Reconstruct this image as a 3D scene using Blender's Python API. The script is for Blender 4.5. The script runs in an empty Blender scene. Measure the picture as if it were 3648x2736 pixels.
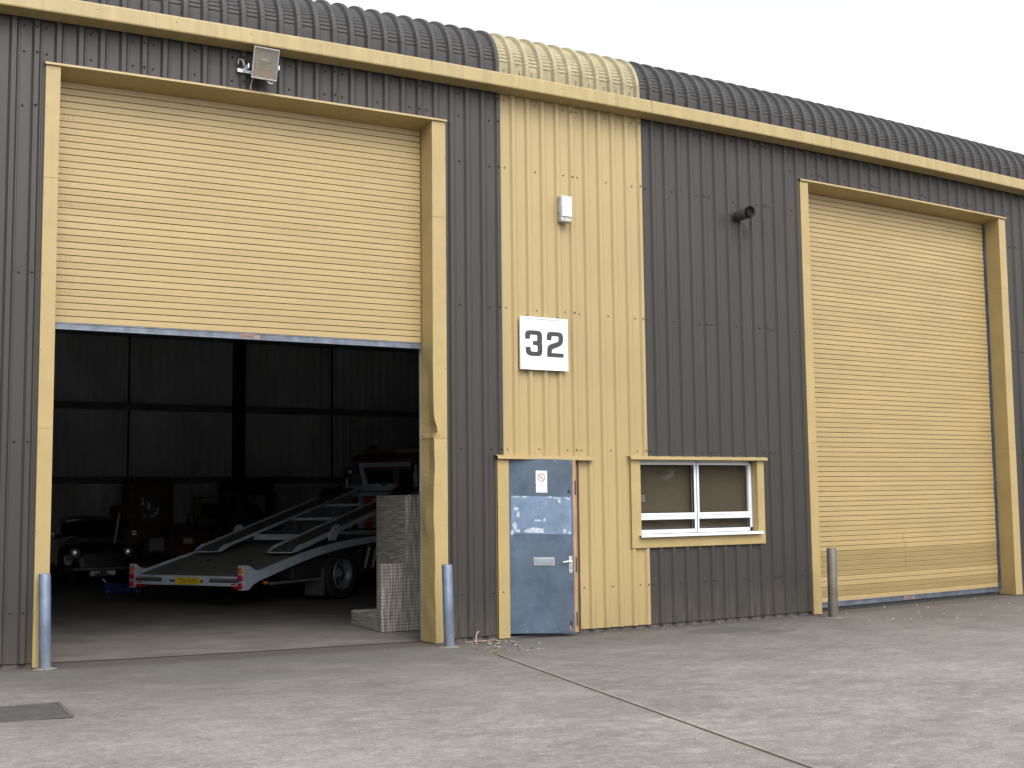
import bpy, math, random
from math import sin, cos, pi, radians, sqrt, atan2
from mathutils import Vector, Matrix, Euler
random.seed(7)
S = 1.1          # metres per drawing unit
sc = bpy.context.scene
col = sc.collection

# ------------------------------------------------------------------ camera
cam_d = bpy.data.cameras.new("camera"); cam = bpy.data.objects.new("camera", cam_d); col.objects.link(cam)
YAW, PITCH, ROLL = 0.5436, 0.0926, -0.0114
_f = Vector((sin(YAW)*cos(PITCH), cos(YAW)*cos(PITCH), sin(PITCH)))
_r0 = Vector((cos(YAW), -sin(YAW), 0)); _u0 = _r0.cross(_f)
_r = _r0*cos(ROLL)+_u0*sin(ROLL); _u = -_r0*sin(ROLL)+_u0*cos(ROLL)
M = Matrix((( _r.x,_u.x,-_f.x),(_r.y,_u.y,-_f.y),(_r.z,_u.z,-_f.z))).to_4x4()
M.translation = Vector((-7.1438,-12.084,1.4578))*S
cam.matrix_world = M
cam_d.sensor_width = 36; cam_d.lens = 36*4490.3/3648
cam_d.clip_start = 0.1; cam_d.clip_end = 2000
cam_d.dof.use_dof = False
sc.camera = cam
# ------------------------------------------------------------------ world, sun, exposure
SUN_EL, SUN_AZ = radians(50), radians(182)      # azimuth from +y towards +x
w = bpy.data.worlds.new("World"); sc.world = w; w.use_nodes = True
nt = w.node_tree; nt.nodes.clear()
sky = nt.nodes.new("ShaderNodeTexSky"); sky.sky_type = 'NISHITA'; sky.sun_disc = False
sky.sun_elevation = SUN_EL; sky.sun_rotation = SUN_AZ
sky.air_density = 1.0; sky.dust_density = 4.0; sky.ozone_density = 1.0
hsv = nt.nodes.new("ShaderNodeHueSaturation"); hsv.inputs['Saturation'].default_value = 0.16; hsv.inputs['Value'].default_value = 1.25
bg = nt.nodes.new("ShaderNodeBackground"); bg.inputs['Strength'].default_value = 0.15
wo = nt.nodes.new("ShaderNodeOutputWorld")
nt.links.new(sky.outputs[0], hsv.inputs['Color']); nt.links.new(hsv.outputs[0], bg.inputs[0]); nt.links.new(bg.outputs[0], wo.inputs[0])
sl = bpy.data.lights.new("sun", 'SUN'); sl.energy = 0.5; sl.angle = radians(45); sl.color = (1, .96, .9)
so = bpy.data.objects.new("sun", sl); col.objects.link(so)
_sd = Vector((sin(SUN_AZ)*cos(SUN_EL), cos(SUN_AZ)*cos(SUN_EL), sin(SUN_EL)))
so.rotation_euler = _sd.to_track_quat('Z', 'Y').to_euler(); so.location = _sd*60
sc.view_settings.view_transform = 'Standard'; sc.view_settings.look = 'None'
sc.view_settings.exposure = 0.85; sc.view_settings.gamma = 1.0; sc.view_settings.use_curve_mapping = False
sc.cycles.use_denoising = True; sc.cycles.max_bounces = 8; sc.cycles.diffuse_bounces = 5
sc.cycles.sample_clamp_indirect = 8

# ------------------------------------------------------------------ helpers
def warp(x, z):
    d = min(abs(x-1.8), 8.0)
    return z + d*d*(0.0015-0.0006*z)
def gz(x):
    d = min(abs(x-1.8), 8.0)
    return -0.055+0.0015*d*d
_loc = {}
class MB:
    def __init__(s): s.v=[]; s.f=[]; s.m=[]; s.cm=0; s.sm=[]; s.smooth=False
    def add(s, vs, fs):
        b=len(s.v); s.v += [tuple(p) for p in vs]
        for f in fs: s.f.append(tuple(b+i for i in f)); s.m.append(s.cm); s.sm.append(s.smooth)
        return s
    def box(s,x0,x1,y0,y1,z0,z1):
        return s.add([(x0,y0,z0),(x1,y0,z0),(x1,y1,z0),(x0,y1,z0),(x0,y0,z1),(x1,y0,z1),(x1,y1,z1),(x0,y1,z1)],
          [(0,3,2,1),(4,5,6,7),(0,1,5,4),(1,2,6,5),(2,3,7,6),(3,0,4,7)])
    def prism(s, pts, d):      # pts 3D planar loop, d extrusion vector
        n=len(pts); d=Vector(d)
        vs=[Vector(p) for p in pts]; vs+= [p+d for p in vs]
        return s.add(vs,[tuple(range(n)),tuple(range(2*n-1,n-1,-1))]+[(i,i+n,(i+1)%n+n,(i+1)%n) for i in range(n)])
    def cyl(s,p0,p1,r0,r1=None,n=20,cap0=True,cap1=True):
        r1=r0 if r1 is None else r1
        p0=Vector(p0);p1=Vector(p1);a=(p1-p0).normalized()
        t=Vector((0,0,1)) if abs(a.z)<.9 else Vector((1,0,0))
        u=a.cross(t).normalized();w_=a.cross(u)
        vs=[p0+(u*cos(2*pi*i/n)+w_*sin(2*pi*i/n))*r0 for i in range(n)]+[p1+(u*cos(2*pi*i/n)+w_*sin(2*pi*i/n))*r1 for i in range(n)]
        o=s.smooth; s.smooth=True
        s.add(vs,[(i,(i+1)%n,(i+1)%n+n,i+n) for i in range(n)]); s.smooth=False
        if cap0: s.add(vs[:n],[tuple(range(n-1,-1,-1))])
        if cap1: s.add(vs[n:],[tuple(range(n))])
        s.smooth=o; return s
    def lathe(s, c, axis, prof, n=32):    # prof [(dist along axis, radius)]
        c=Vector(c);a=Vector(axis).normalized()
        t=Vector((0,0,1)) if abs(a.z)<.9 else Vector((1,0,0))
        u=a.cross(t).normalized();w_=a.cross(u); vs=[]
        for d,r in prof:
            vs+=[c+a*d+(u*cos(2*pi*i/n)+w_*sin(2*pi*i/n))*max(r,1e-4) for i in range(n)]
        fs=[]
        for k in range(len(prof)-1):
            fs+=[(k*n+i,k*n+(i+1)%n,(k+1)*n+(i+1)%n,(k+1)*n+i) for i in range(n)]
        o=s.smooth; s.smooth=True; s.add(vs,fs); s.smooth=o; return s
    def tube(s, pts, r, n=8):
        for a,b in zip(pts[:-1],pts[1:]): s.cyl(a,b,r,n=n)
        return s
    def bar(s,p0,p1,wd,ht,up=(0,0,1)):
        p0=Vector(p0);p1=Vector(p1);a=(p1-p0).normalized();up=Vector(up)
        sd=a.cross(up).normalized();u=sd.cross(a).normalized()
        vs=[]
        for p in (p0,p1):
            for i,j in((-1,-1),(1,-1),(1,1),(-1,1)): vs.append(p+sd*wd/2*i+u*ht/2*j)
        return s.add(vs,[(0,1,2,3),(7,6,5,4),(0,4,5,1),(1,5,6,2),(2,6,7,3),(3,7,4,0)])
    def dome(s,c,r,nrm=(0,-1,0),h=.6,n=8):
        return s.lathe(c,nrm,[(0,r),(r*h*.7,r*.75),(r*h,r*.05)],n)
    def xf(s,fn): s.v=[tuple(fn(Vector(p))) for p in s.v]; return s
    def wz(s): s.v=[(x,y,warp(x,z)) for x,y,z in s.v]; return s
    def build(s,name,mats,parent=None,bevel=0,seg=2):
        me=bpy.data.meshes.new(name)
        off=Vector(_loc.get(parent.name if parent else None,(0,0,0)))
        me.from_pydata([tuple((Vector(p)-off)*S) for p in s.v],[],s.f)
        if not isinstance(mats,(list,tuple)): mats=[mats]
        for m in mats: me.materials.append(m)
        me.polygons.foreach_set('material_index',s.m); me.polygons.foreach_set('use_smooth',s.sm)
        me.update()
        o=bpy.data.objects.new(name,me); col.objects.link(o)
        if parent: o.parent=parent
        _loc[o.name]=tuple(off)
        if bevel:
            b=o.modifiers.new('bevel','BEVEL'); b.width=bevel*S; b.segments=seg; b.limit_method='ANGLE'; b.angle_limit=radians(40)
        return o
def tag(o,label=None,cat=None,group=None,kind=None):
    for k,v in (('label',label),('category',cat),('group',group),('kind',kind)):
        if v: o[k]=v
    return o
def empty(name,loc=(0,0,0),rz=0,local=False,**k):
    o=bpy.data.objects.new(name,None); col.objects.link(o); o.empty_display_size=.2
    o.location=Vector(loc)*S; o.rotation_euler=(0,0,rz)
    _loc[o.name]=(0,0,0) if local else tuple(loc)
    tag(o,**k); return o
def single(name,mb,mats,loc,bevel=0,**k):      # a thing that is one mesh, origin at loc
    mb.v=[tuple(Vector(p)-Vector(loc)) for p in mb.v]
    o=mb.build(name,mats,None,bevel); o.location=Vector(loc)*S; _loc[o.name]=tuple(loc); tag(o,**k); return o
def text_mesh(body,size,fn,name,mat,parent,extr=0.001,align='CENTER',spacing=1.0):
    cu=bpy.data.curves.new('lettering','FONT'); cu.body=body; cu.size=size; cu.align_x=align; cu.align_y='CENTER'; cu.space_character=spacing
    cu.resolution_u=3
    t=bpy.data.objects.new('lettering',cu); me=bpy.data.meshes.new_from_object(t); bpy.data.objects.remove(t)
    mb=MB(); mb.add([v.co for v in me.vertices],[tuple(p.vertices) for p in me.polygons]); bpy.data.meshes.remove(me)
    mb.xf(fn); return mb.build(name,mat,parent)

# ------------------------------------------------------------------ materials
def mat(name,c,rough=.5,metal=0,vary=.12,scale=3,bump=0,bscale=40,spec=.5,coat=0,c2=None,fine=0,stretch=(1,1,1),coords='Object'):
    m=bpy.data.materials.new(name); m.use_nodes=True; n=m.node_tree; L=n.links; b=n.nodes['Principled BSDF']
    b.inputs['Roughness'].default_value=rough; b.inputs['Metallic'].default_value=metal; b.inputs['Specular IOR Level'].default_value=spec
    b.inputs['Coat Weight'].default_value=coat
    tc=n.nodes.new('ShaderNodeTexCoord'); mp=n.nodes.new('ShaderNodeMapping'); mp.inputs['Scale'].default_value=stretch
    L.new(tc.outputs[coords],mp.inputs[0])
    no=n.nodes.new('ShaderNodeTexNoise'); no.inputs['Scale'].default_value=scale; no.inputs['Detail'].default_value=6; no.inputs['Roughness'].default_value=.62
    L.new(mp.outputs[0],no.inputs['Vector'])
    rp=n.nodes.new('ShaderNodeValToRGB'); rp.color_ramp.elements[0].position=.3; rp.color_ramp.elements[1].position=.72
    ca=c; cb=c2 if c2 else tuple(x*(1-2*vary) for x in c)
    if not c2: ca=tuple(min(1,x*(1+vary*.6)) for x in c)
    rp.color_ramp.elements[0].color=(*cb,1); rp.color_ramp.elements[1].color=(*ca,1)
    L.new(no.outputs[0],rp.inputs[0]); out=rp.outputs[0]
    if fine:
        n2=n.nodes.new('ShaderNodeTexNoise'); n2.inputs['Scale'].default_value=90; n2.inputs['Detail'].default_value=3; L.new(tc.outputs[coords],n2.inputs['Vector'])
        mx=n.nodes.new('ShaderNodeMixRGB'); mx.blend_type='OVERLAY'; mx.inputs[0].default_value=fine; L.new(out,mx.inputs[1]); L.new(n2.outputs[0],mx.inputs[2]); out=mx.outputs[0]
    L.new(out,b.inputs['Base Color'])
    if bump:
        n3=n.nodes.new('ShaderNodeTexNoise'); n3.inputs['Scale'].default_value=bscale; n3.inputs['Detail'].default_value=5; L.new(tc.outputs[coords],n3.inputs['Vector'])
        bp=n.nodes.new('ShaderNodeBump'); bp.inputs['Strength'].default_value=bump; bp.inputs['Distance'].default_value=.01
        L.new(n3.outputs[0],bp.inputs['Height']); L.new(bp.outputs[0],b.inputs['Normal'])
    m['_']=0; del m['_']
    return m
def bump_wave(m,scale,strength=.1,stretch=(1,1,1)):   # large soft buckling of sheet metal
    n=m.node_tree; b=n.nodes['Principled BSDF']; tc=n.nodes.new('ShaderNodeTexCoord'); mp=n.nodes.new('ShaderNodeMapping'); mp.inputs['Scale'].default_value=stretch
    no=n.nodes.new('ShaderNodeTexNoise'); no.inputs['Scale'].default_value=scale; no.inputs['Detail'].default_value=2
    bp=n.nodes.new('ShaderNodeBump'); bp.inputs['Strength'].default_value=strength; bp.inputs['Distance'].default_value=.05
    n.links.new(tc.outputs['Object'],mp.inputs[0]); n.links.new(mp.outputs[0],no.inputs['Vector']); n.links.new(no.outputs[0],bp.inputs['Height'])
    if b.inputs['Normal'].links: n.links.new(b.inputs['Normal'].links[0].from_socket,bp.inputs['Normal'])
    n.links.new(bp.outputs[0],b.inputs['Normal']); return m
def dirt_low(m,z0,z1,colr,amt=.6):      # splash dirt creeping up from the ground, broken by noise
    n=m.node_tree;L=n.links;b=n.nodes['Principled BSDF']; src=b.inputs['Base Color'].links[0].from_socket
    tc=n.nodes.new('ShaderNodeTexCoord'); sp=n.nodes.new('ShaderNodeSeparateXYZ'); L.new(tc.outputs['Object'],sp.inputs[0])
    mr=n.nodes.new('ShaderNodeMapRange'); mr.inputs[1].default_value=z0*S; mr.inputs[2].default_value=z1*S; mr.inputs[3].default_value=1; mr.inputs[4].default_value=0
    L.new(sp.outputs[2],mr.inputs[0])
    mp=n.nodes.new('ShaderNodeMapping'); mp.inputs['Scale'].default_value=(9,9,1.6); L.new(tc.outputs['Object'],mp.inputs[0])
    no=n.nodes.new('ShaderNodeTexNoise'); no.inputs['Scale'].default_value=1.5; no.inputs['Detail'].default_value=7; L.new(mp.outputs[0],no.inputs['Vector'])
    r=n.nodes.new('ShaderNodeMapRange'); r.inputs[1].default_value=.35; r.inputs[2].default_value=.7; L.new(no.outputs[0],r.inputs[0])
    mu=n.nodes.new('ShaderNodeMath'); mu.operation='MULTIPLY'; L.new(mr.outputs[0],mu.inputs[0]); L.new(r.outputs[0],mu.inputs[1])
    m2=n.nodes.new('ShaderNodeMath'); m2.operation='MULTIPLY'; m2.inputs[1].default_value=amt; L.new(mu.outputs[0],m2.inputs[0])
    mx=n.nodes.new('ShaderNodeMixRGB'); mx.inputs[2].default_value=(*colr,1); L.new(m2.outputs[0],mx.inputs[0]); L.new(src,mx.inputs[1]); L.new(mx.outputs[0],b.inputs['Base Color'])
    return m
def streaks(m,colr,amt,sx_=14,sz=.35):
    n=m.node_tree;L=n.links;b=n.nodes['Principled BSDF'];src=b.inputs['Base Color'].links[0].from_socket
    tc=n.nodes.new('ShaderNodeTexCoord');mp=n.nodes.new('ShaderNodeMapping');mp.inputs['Scale'].default_value=(sx_,2,sz);L.new(tc.outputs['Object'],mp.inputs[0])
    no=n.nodes.new('ShaderNodeTexNoise');no.inputs['Scale'].default_value=1;no.inputs['Detail'].default_value=7;no.inputs['Roughness'].default_value=.65;L.new(mp.outputs[0],no.inputs['Vector'])
    n2=n.nodes.new('ShaderNodeTexNoise');n2.inputs['Scale'].default_value=.8;n2.inputs['Detail'].default_value=3;L.new(tc.outputs['Object'],n2.inputs['Vector'])
    r=n.nodes.new('ShaderNodeMapRange');r.inputs[1].default_value=.5;r.inputs[2].default_value=.72;L.new(no.outputs[0],r.inputs[0])
    r2=n.nodes.new('ShaderNodeMapRange');r2.inputs[1].default_value=.4;r2.inputs[2].default_value=.65;r2.inputs[4].default_value=amt;L.new(n2.outputs[0],r2.inputs[0])
    mu=n.nodes.new('ShaderNodeMath');mu.operation='MULTIPLY';L.new(r.outputs[0],mu.inputs[0]);L.new(r2.outputs[0],mu.inputs[1])
    mx=n.nodes.new('ShaderNodeMixRGB');mx.inputs[2].default_value=(*colr,1);L.new(mu.outputs[0],mx.inputs[0]);L.new(src,mx.inputs[1]);L.new(mx.outputs[0],b.inputs['Base Color'])
YEL=(.350,.267,.124); DRK=(.0415,.0375,.0345)
m_yel=dirt_low(bump_wave(mat('cream_coated_steel',YEL,.42,vary=.06,scale=1.3,stretch=(1,1,.35),fine=.06),1.2,.12,(1,1,.3)),-.05,.5,(.22,.17,.08),.5)
m_trim=dirt_low(bump_wave(mat('cream_flashing',(.358,.268,.116),.4,vary=.07,scale=2.2,fine=.06),2.5,.25,(1,1,.5)),-.05,.6,(.24,.19,.09),.45)
m_fas=mat('cream_fascia',(.345,.268,.120),.5,vary=.10,scale=3.5,stretch=(3,1,.4),fine=.1)
m_drk=dirt_low(bump_wave(mat('dark_coated_steel',DRK,.42,spec=.38,vary=.10,scale=1.1,stretch=(1,1,.3),fine=.08),1.1,.12,(1,1,.3)),-.05,.45,(.12,.10,.075),.5)
m_roofd=mat('dark_roof_steel',(.048,.047,.047),.6,vary=.14,spec=.35,scale=5,fine=.2)
m_roofy=mat('cream_roof_steel',(.315,.275,.165),.55,vary=.14,scale=5,fine=.15)
m_scr_d=mat('dark_screw',(.03,.03,.03),.5)
m_scr_y=mat('brown_screw',(.15,.09,.055),.5)
m_slat=bump_wave(mat('cream_shutter_slat',(.356,.263,.119),.45,vary=.06,scale=1.5,stretch=(.6,1,2.5),fine=.05),1.0,.1)
m_slatd=mat('shaded_shutter_slat',(.305,.228,.098),.48,vary=.07,scale=1.5,stretch=(.6,1,2.5),fine=.05)  # weaker reflection of tilted slats, painted as a darker copy of the slat colour
m_galv=mat('galvanised_steel',(.17,.195,.235),.38,metal=.55,vary=.22,scale=9,fine=.25)
m_dgal=mat('dull_galvanised_guide',(.20,.23,.27),.5,metal=.5,vary=.2,scale=5)
m_wht=mat('white_upvc',(.66,.68,.72),.3,vary=.03,scale=3)
m_alu=mat('white_alloy_sign',(.80,.87,.94),.35,vary=.04,scale=2,stretch=(3,1,.6))
m_alf=mat('pale_sign_frame',(.85,.87,.9),.25,metal=.2,vary=.03)
m_blk=mat('black_lettering',(.035,.03,.035),.5,vary=.1)
m_wood=mat('pale_timber',(.36,.225,.12),.6,vary=.22,scale=5,stretch=(8,8,.6),fine=.2)
m_woodd=mat('brown_timber',(.22,.13,.07),.65,vary=.25,scale=5,stretch=(8,8,.6))
m_dark=mat('interior_black',(.02,.02,.022),.7,vary=.2)

for m_,c_,a_ in ((m_yel,(.22,.165,.08),.25),(m_fas,(.19,.13,.08),.4),(m_drk,(.060,.057,.054),.4),(m_slat,(.25,.17,.075),.15),(m_slatd,(.22,.15,.07),.2),(m_trim,(.22,.16,.07),.22),(m_roofy,(.19,.17,.10),.5),(m_roofd,(.085,.083,.078),.6)): streaks(m_,c_,a_)
def door_mat():
    m=mat('weathered_galvanised_door',(.085,.125,.185),.42,metal=.25,vary=.26,scale=2.6,fine=.25)
    n=m.node_tree;L=n.links;b=n.nodes['Principled BSDF'];src=b.inputs['Base Color'].links[0].from_socket
    tc=n.nodes.new('ShaderNodeTexCoord'); v=n.nodes.new('ShaderNodeTexVoronoi'); v.inputs['Scale'].default_value=42; L.new(tc.outputs['Object'],v.inputs['Vector'])
    no=n.nodes.new('ShaderNodeTexNoise'); no.inputs['Scale'].default_value=4; no.inputs['Detail'].default_value=8; L.new(tc.outputs['Object'],no.inputs['Vector'])
    r=n.nodes.new('ShaderNodeMapRange'); r.inputs[1].default_value=.16; r.inputs[2].default_value=.08; L.new(v.outputs['Distance'],r.inputs[0])
    r2=n.nodes.new('ShaderNodeMapRange'); r2.inputs[1].default_value=.42; r2.inputs[2].default_value=.62; r2.inputs[4].default_value=.55; L.new(no.outputs[0],r2.inputs[0])
    mu=n.nodes.new('ShaderNodeMath'); mu.operation='MULTIPLY'; L.new(r.outputs[0],mu.inputs[0]); L.new(r2.outputs[0],mu.inputs[1])
    mx=n.nodes.new('ShaderNodeMixRGB'); mx.inputs[2].default_value=(.26,.33,.42,1); L.new(mu.outputs[0],mx.inputs[0]); L.new(src,mx.inputs[1])
    r3=n.nodes.new('ShaderNodeTexNoise'); r3.inputs['Scale'].default_value=1.3; L.new(tc.outputs['Object'],r3.inputs['Vector'])
    rr=n.nodes.new('ShaderNodeMapRange'); rr.inputs[1].default_value=.45; rr.inputs[2].default_value=.7; rr.inputs[4].default_value=.6; L.new(r3.outputs[0],rr.inputs[0])
    m3=n.nodes.new('ShaderNodeMixRGB'); m3.inputs[2].default_value=(.062,.078,.092,1); L.new(rr.outputs[0],m3.inputs[0]); L.new(mx.outputs[0],m3.inputs[1])
    L.new(m3.outputs[0],b.inputs['Base Color']); return m
m_door=door_mat()

def concrete():
    m=bpy.data.materials.new('weathered_concrete'); m.use_nodes=True; n=m.node_tree;L=n.links;b=n.nodes['Principled BSDF']
    N=n.nodes.new; tc=N('ShaderNodeTexCoord'); P=tc.outputs['Object']
    def noise(sc_,det=6,ro=.6,stretch=None,rot=0):
        o=P
        if stretch:
            mp=N('ShaderNodeMapping'); mp.inputs['Scale'].default_value=stretch; mp.inputs['Rotation'].default_value=(0,0,rot); L.new(P,mp.inputs[0]); o=mp.outputs[0]
        t=N('ShaderNodeTexNoise'); t.inputs['Scale'].default_value=sc_; t.inputs['Detail'].default_value=det; t.inputs['Roughness'].default_value=ro; L.new(o,t.inputs['Vector']); return t.outputs[0]
    def rng(v,a,b_,c=0,d=1):
        r=N('ShaderNodeMapRange'); r.inputs[1].default_value=a; r.inputs[2].default_value=b_; r.inputs[3].default_value=c; r.inputs[4].default_value=d; L.new(v,r.inputs[0]); return r.outputs[0]
    def mix(f,a,b_,mode='MIX'):
        x=N('ShaderNodeMixRGB'); x.blend_type=mode
        for i,q in ((0,f),(1,a),(2,b_)):
            if isinstance(q,(int,float)): x.inputs[i].default_value=q
            elif isinstance(q,tuple): x.inputs[i].default_value=(*q,1)
            else: L.new(q,x.inputs[i])
        return x.outputs[0]
    def math_(op,a,b_=0):
        x=N('ShaderNodeMath'); x.operation=op
        for i,q in ((0,a),(1,b_)):
            if isinstance(q,(int,float)): x.inputs[i].default_value=q
            else: L.new(q,x.inputs[i])
        return x.outputs[0]
    base=mix(rng(noise(.55,6,.6),.36,.64),(.142,.133,.122),(.208,.194,.179))
    base=mix(math_('MULTIPLY',rng(noise(3.2,8,.68,(.9,1.6,1),.25),.42,.66),.5),base,(.290,.273,.256))      # brushed pale wear
    base=mix(math_('MULTIPLY',rng(noise(1.7,8,.65,(1,1.3,1),.1),.52,.70),.45),base,(.125,.119,.113))
    base=mix(math_('MULTIPLY',rng(noise(7,10,.78,(1,1.5,1),.2),.535,.60),.28),base,(.31,.292,.272))
    base=mix(math_('MULTIPLY',rng(noise(6.3,10,.78,(1.3,1,1),.7),.54,.61),.34),base,(.112,.106,.10))
    base=mix(math_('MULTIPLY',rng(noise(21,9,.8),.56,.62),.32),base,(.36,.34,.318))
    # exposed aggregate speckle
    v=N('ShaderNodeTexVoronoi'); v.inputs['Scale'].default_value=70; L.new(P,v.inputs['Vector'])
    sp=mix(math_('MULTIPLY',rng(v.outputs['Distance'],.22,.1),.0),base,base)
    vc=N('ShaderNodeSeparateXYZ'); L.new(v.outputs['Color'],vc.inputs[0])
    base=mix(math_('MULTIPLY',rng(vc.outputs[0],.86,.92),math_('MULTIPLY',rng(v.outputs['Distance'],.38,.2),.55)),base,(.10,.095,.09))
    base=mix(math_('MULTIPLY',rng(vc.outputs[1],.88,.94),math_('MULTIPLY',rng(v.outputs['Distance'],.38,.2),.5)),base,(.45,.44,.42))
    base=mix(.55,base,noise(55,4,.7),'OVERLAY')
    base=mix(.5,base,noise(12,8,.75),'OVERLAY')
    base=mix(.3,base,noise(28,5,.75),'OVERLAY')
    # concrete turns darker towards the wall foot, broken by noise
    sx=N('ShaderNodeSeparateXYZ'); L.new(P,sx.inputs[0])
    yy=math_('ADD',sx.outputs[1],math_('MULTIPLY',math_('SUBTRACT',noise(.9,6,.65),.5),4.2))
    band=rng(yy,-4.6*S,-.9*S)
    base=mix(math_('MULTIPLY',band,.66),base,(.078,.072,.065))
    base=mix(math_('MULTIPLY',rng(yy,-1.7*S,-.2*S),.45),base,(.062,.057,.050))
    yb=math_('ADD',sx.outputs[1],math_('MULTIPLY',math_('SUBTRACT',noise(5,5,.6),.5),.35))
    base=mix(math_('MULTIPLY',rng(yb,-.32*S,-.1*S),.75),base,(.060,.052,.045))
    def stain(cx,cy,rx,ry,colr,amt):
        nonlocal base
        w1=math_('MULTIPLY',math_('SUBTRACT',noise(3.5,5,.6),.5),.9)
        dx=math_('DIVIDE',math_('SUBTRACT',sx.outputs[0],cx*S),rx*S); dy=math_('DIVIDE',math_('SUBTRACT',sx.outputs[1],cy*S),ry*S)
        d=math_('ADD',math_('SQRT',math_('ADD',math_('MULTIPLY',dx,dx),math_('MULTIPLY',dy,dy))),w1)
        base=mix(math_('MULTIPLY',rng(d,1.05,.8),amt),base,colr)
    stain(1.0,-.72,.17,.14,(.075,.068,.058),.6); stain(.55,-.86,.16,.12,(.08,.072,.062),.5); stain(2.55,-.70,.55,.34,(.066,.062,.058),.6); stain(3.0,-1.15,.3,.16,(.07,.066,.06),.5)
    stain(-3.4,-1.5,1.0,.35,(.085,.08,.074),.35); stain(-1.6,-4.4,.9,.5,(.11,.104,.098),.3); stain(3.2,-4.2,.7,.3,(.10,.095,.09),.3)
    # movement joint with moss
    def joint(x0,y0,x1,y1,wd,colr,amt,pale=0):
        nonlocal base
        dx,dy=(x1-x0)*S,(y1-y0)*S; ln=sqrt(dx*dx+dy*dy); nx,ny=dy/ln,-dx/ln; tx,ty=dx/ln,dy/ln
        d=math_('ADD',math_('ADD',math_('MULTIPLY',sx.outputs[0],nx),math_('MULTIPLY',sx.outputs[1],ny)),-(x0*S*nx+y0*S*ny))
        d=math_('ADD',d,math_('MULTIPLY',math_('SUBTRACT',noise(11,4,.6),.5),.012))
        t=math_('ADD',math_('ADD',math_('MULTIPLY',sx.outputs[0],tx),math_('MULTIPLY',sx.outputs[1],ty)),-(x0*S*tx+y0*S*ty))
        on=math_('MULTIPLY',math_('GREATER_THAN',t,0),math_('LESS_THAN',t,ln))
        a=math_('ABSOLUTE',d)
        if pale:
            off=math_('ABSOLUTE',math_('ADD',d,-wd*2.1*pale))
            base=mix(math_('MULTIPLY',on,math_('MULTIPLY',rng(off,wd*.8,wd*.3),.22)),base,(.36,.37,.33))
        base=mix(math_('MULTIPLY',on,math_('MULTIPLY',rng(a,wd*1.15,wd*.6),amt)),base,colr)
        return a
    a=joint(-.80,-1.25,-4.1,-15.9,.019,(.040,.034,.013),.97,-1)
    joint(4.35,-2.2,2.6,-6.6,.006,(.12,.115,.11),.55)
    joint(5.2,.0,4.35,-2.2,.006,(.12,.115,.11),.4)
    L.new(base,b.inputs['Base Color']); b.inputs['Roughness'].default_value=.88; b.inputs['Specular IOR Level'].default_value=.3
    bp=N('ShaderNodeBump'); bp.inputs['Strength'].default_value=.45; bp.inputs['Distance'].default_value=.006
    h=math_('ADD',noise(60,5,.7),math_('MULTIPLY',rng(a,.018,.008),-1.5)); L.new(h,bp.inputs['Height'])
    b2=N('ShaderNodeBump'); b2.inputs['Strength'].default_value=.3; b2.inputs['Distance'].default_value=.03; L.new(noise(4,4,.6),b2.inputs['Height']); L.new(b2.outputs[0],bp.inputs['Normal'])
    L.new(bp.outputs[0],b.inputs['Normal']); return m
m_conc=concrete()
m_floor=mat('worn_floor_slab',(.150,.135,.122),.6,vary=.22,scale=1.4,stretch=(1,1.6,1),fine=.2,bump=.15,bscale=20)

# ------------------------------------------------------------------ ground and floor
xs=[-160,-80,-40,-20]+[-12+.5*i for i in range(61)]+[26,40,80,160]
ys=[-160,-80,-40,-24]+[-18+.75*i for i in range(32)]+[8,20,60,160]
mb=MB(); mb.smooth=True
mb.add([(x,y,gz(x)-(0.006 if y>.2 else 0)) for y in ys for x in xs],[(j*len(xs)+i,j*len(xs)+i+1,(j+1)*len(xs)+i+1,(j+1)*len(xs)+i) for j in range(len(ys)-1) for i in range(len(xs)-1)])
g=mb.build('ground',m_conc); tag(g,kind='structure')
xs=[-5.9+.4*i for i in range(50)]
mb=MB(); mb.smooth=True
mb.add([(x,y,gz(x)+.004) for y in (.32,17) for x in xs],[(i,i+1,i+51,i+50) for i in range(49)])
g=mb.build('floor',m_floor); tag(g,kind='structure')

# ------------------------------------------------------------------ the building
bld=empty('industrial_unit',(0,0,0),label='dark grey and cream ribbed steel industrial unit with two roller shutter doors',cat='building')
RP=.2
def profile(x0,x1,phase=0,depth=.027,crest=.041,run=.021):
    pts=[]
    k=math.floor((x0-phase)/RP)-1
    while True:
        c=phase+k*RP
        if c-.1>x1: break
        for dx,d in((-crest/2-run,0),(-crest/2,depth),(crest/2,depth),(crest/2+run,0),(crest/2+run+.012,0),(crest/2+run+.014,.0018),(crest/2+run+.018,0)):
            pts.append((c+dx,-d))
        k+=1
    out=[]
    def interp(x):
        for (a,da),(b,db) in zip(pts[:-1],pts[1:]):
            if a<=x<=b: return da+(db-da)*(x-a)/(b-a+1e-9)
        return 0
    out=[(x0,interp(x0))]+[p for p in pts if x0+1e-4<p[0]<x1-1e-4]+[(x1,interp(x1))]
    return out
def clad(mb,x0,x1,z0,z1,yoff=0):
    p=profile(x0,x1); n=len(p); nz=2
    zs=[z0+(z1-z0)*i/nz for i in range(nz+1)]
    mb.add([(x,y+yoff,z) for z in zs for x,y in p],[(j*n+i,j*n+i+1,(j+1)*n+i+1,(j+1)*n+i) for j in range(nz) for i in range(n-1)])
ZT=6.118
def screws(mb,x0,x1,z,jit=.004):
    k0=int(math.floor(x0))-1
    for k in range(k0,int(x1)+2):
        for dx,y in((.09,0),(.5,0),(.89,0),(0.0,-.032)):
            x=k+dx+random.uniform(-jit,jit)
            if x0<x<x1: mb.dome((x,y-.001,z+random.uniform(-.006,.006)),.0125,h=1.0,n=7)
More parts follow.
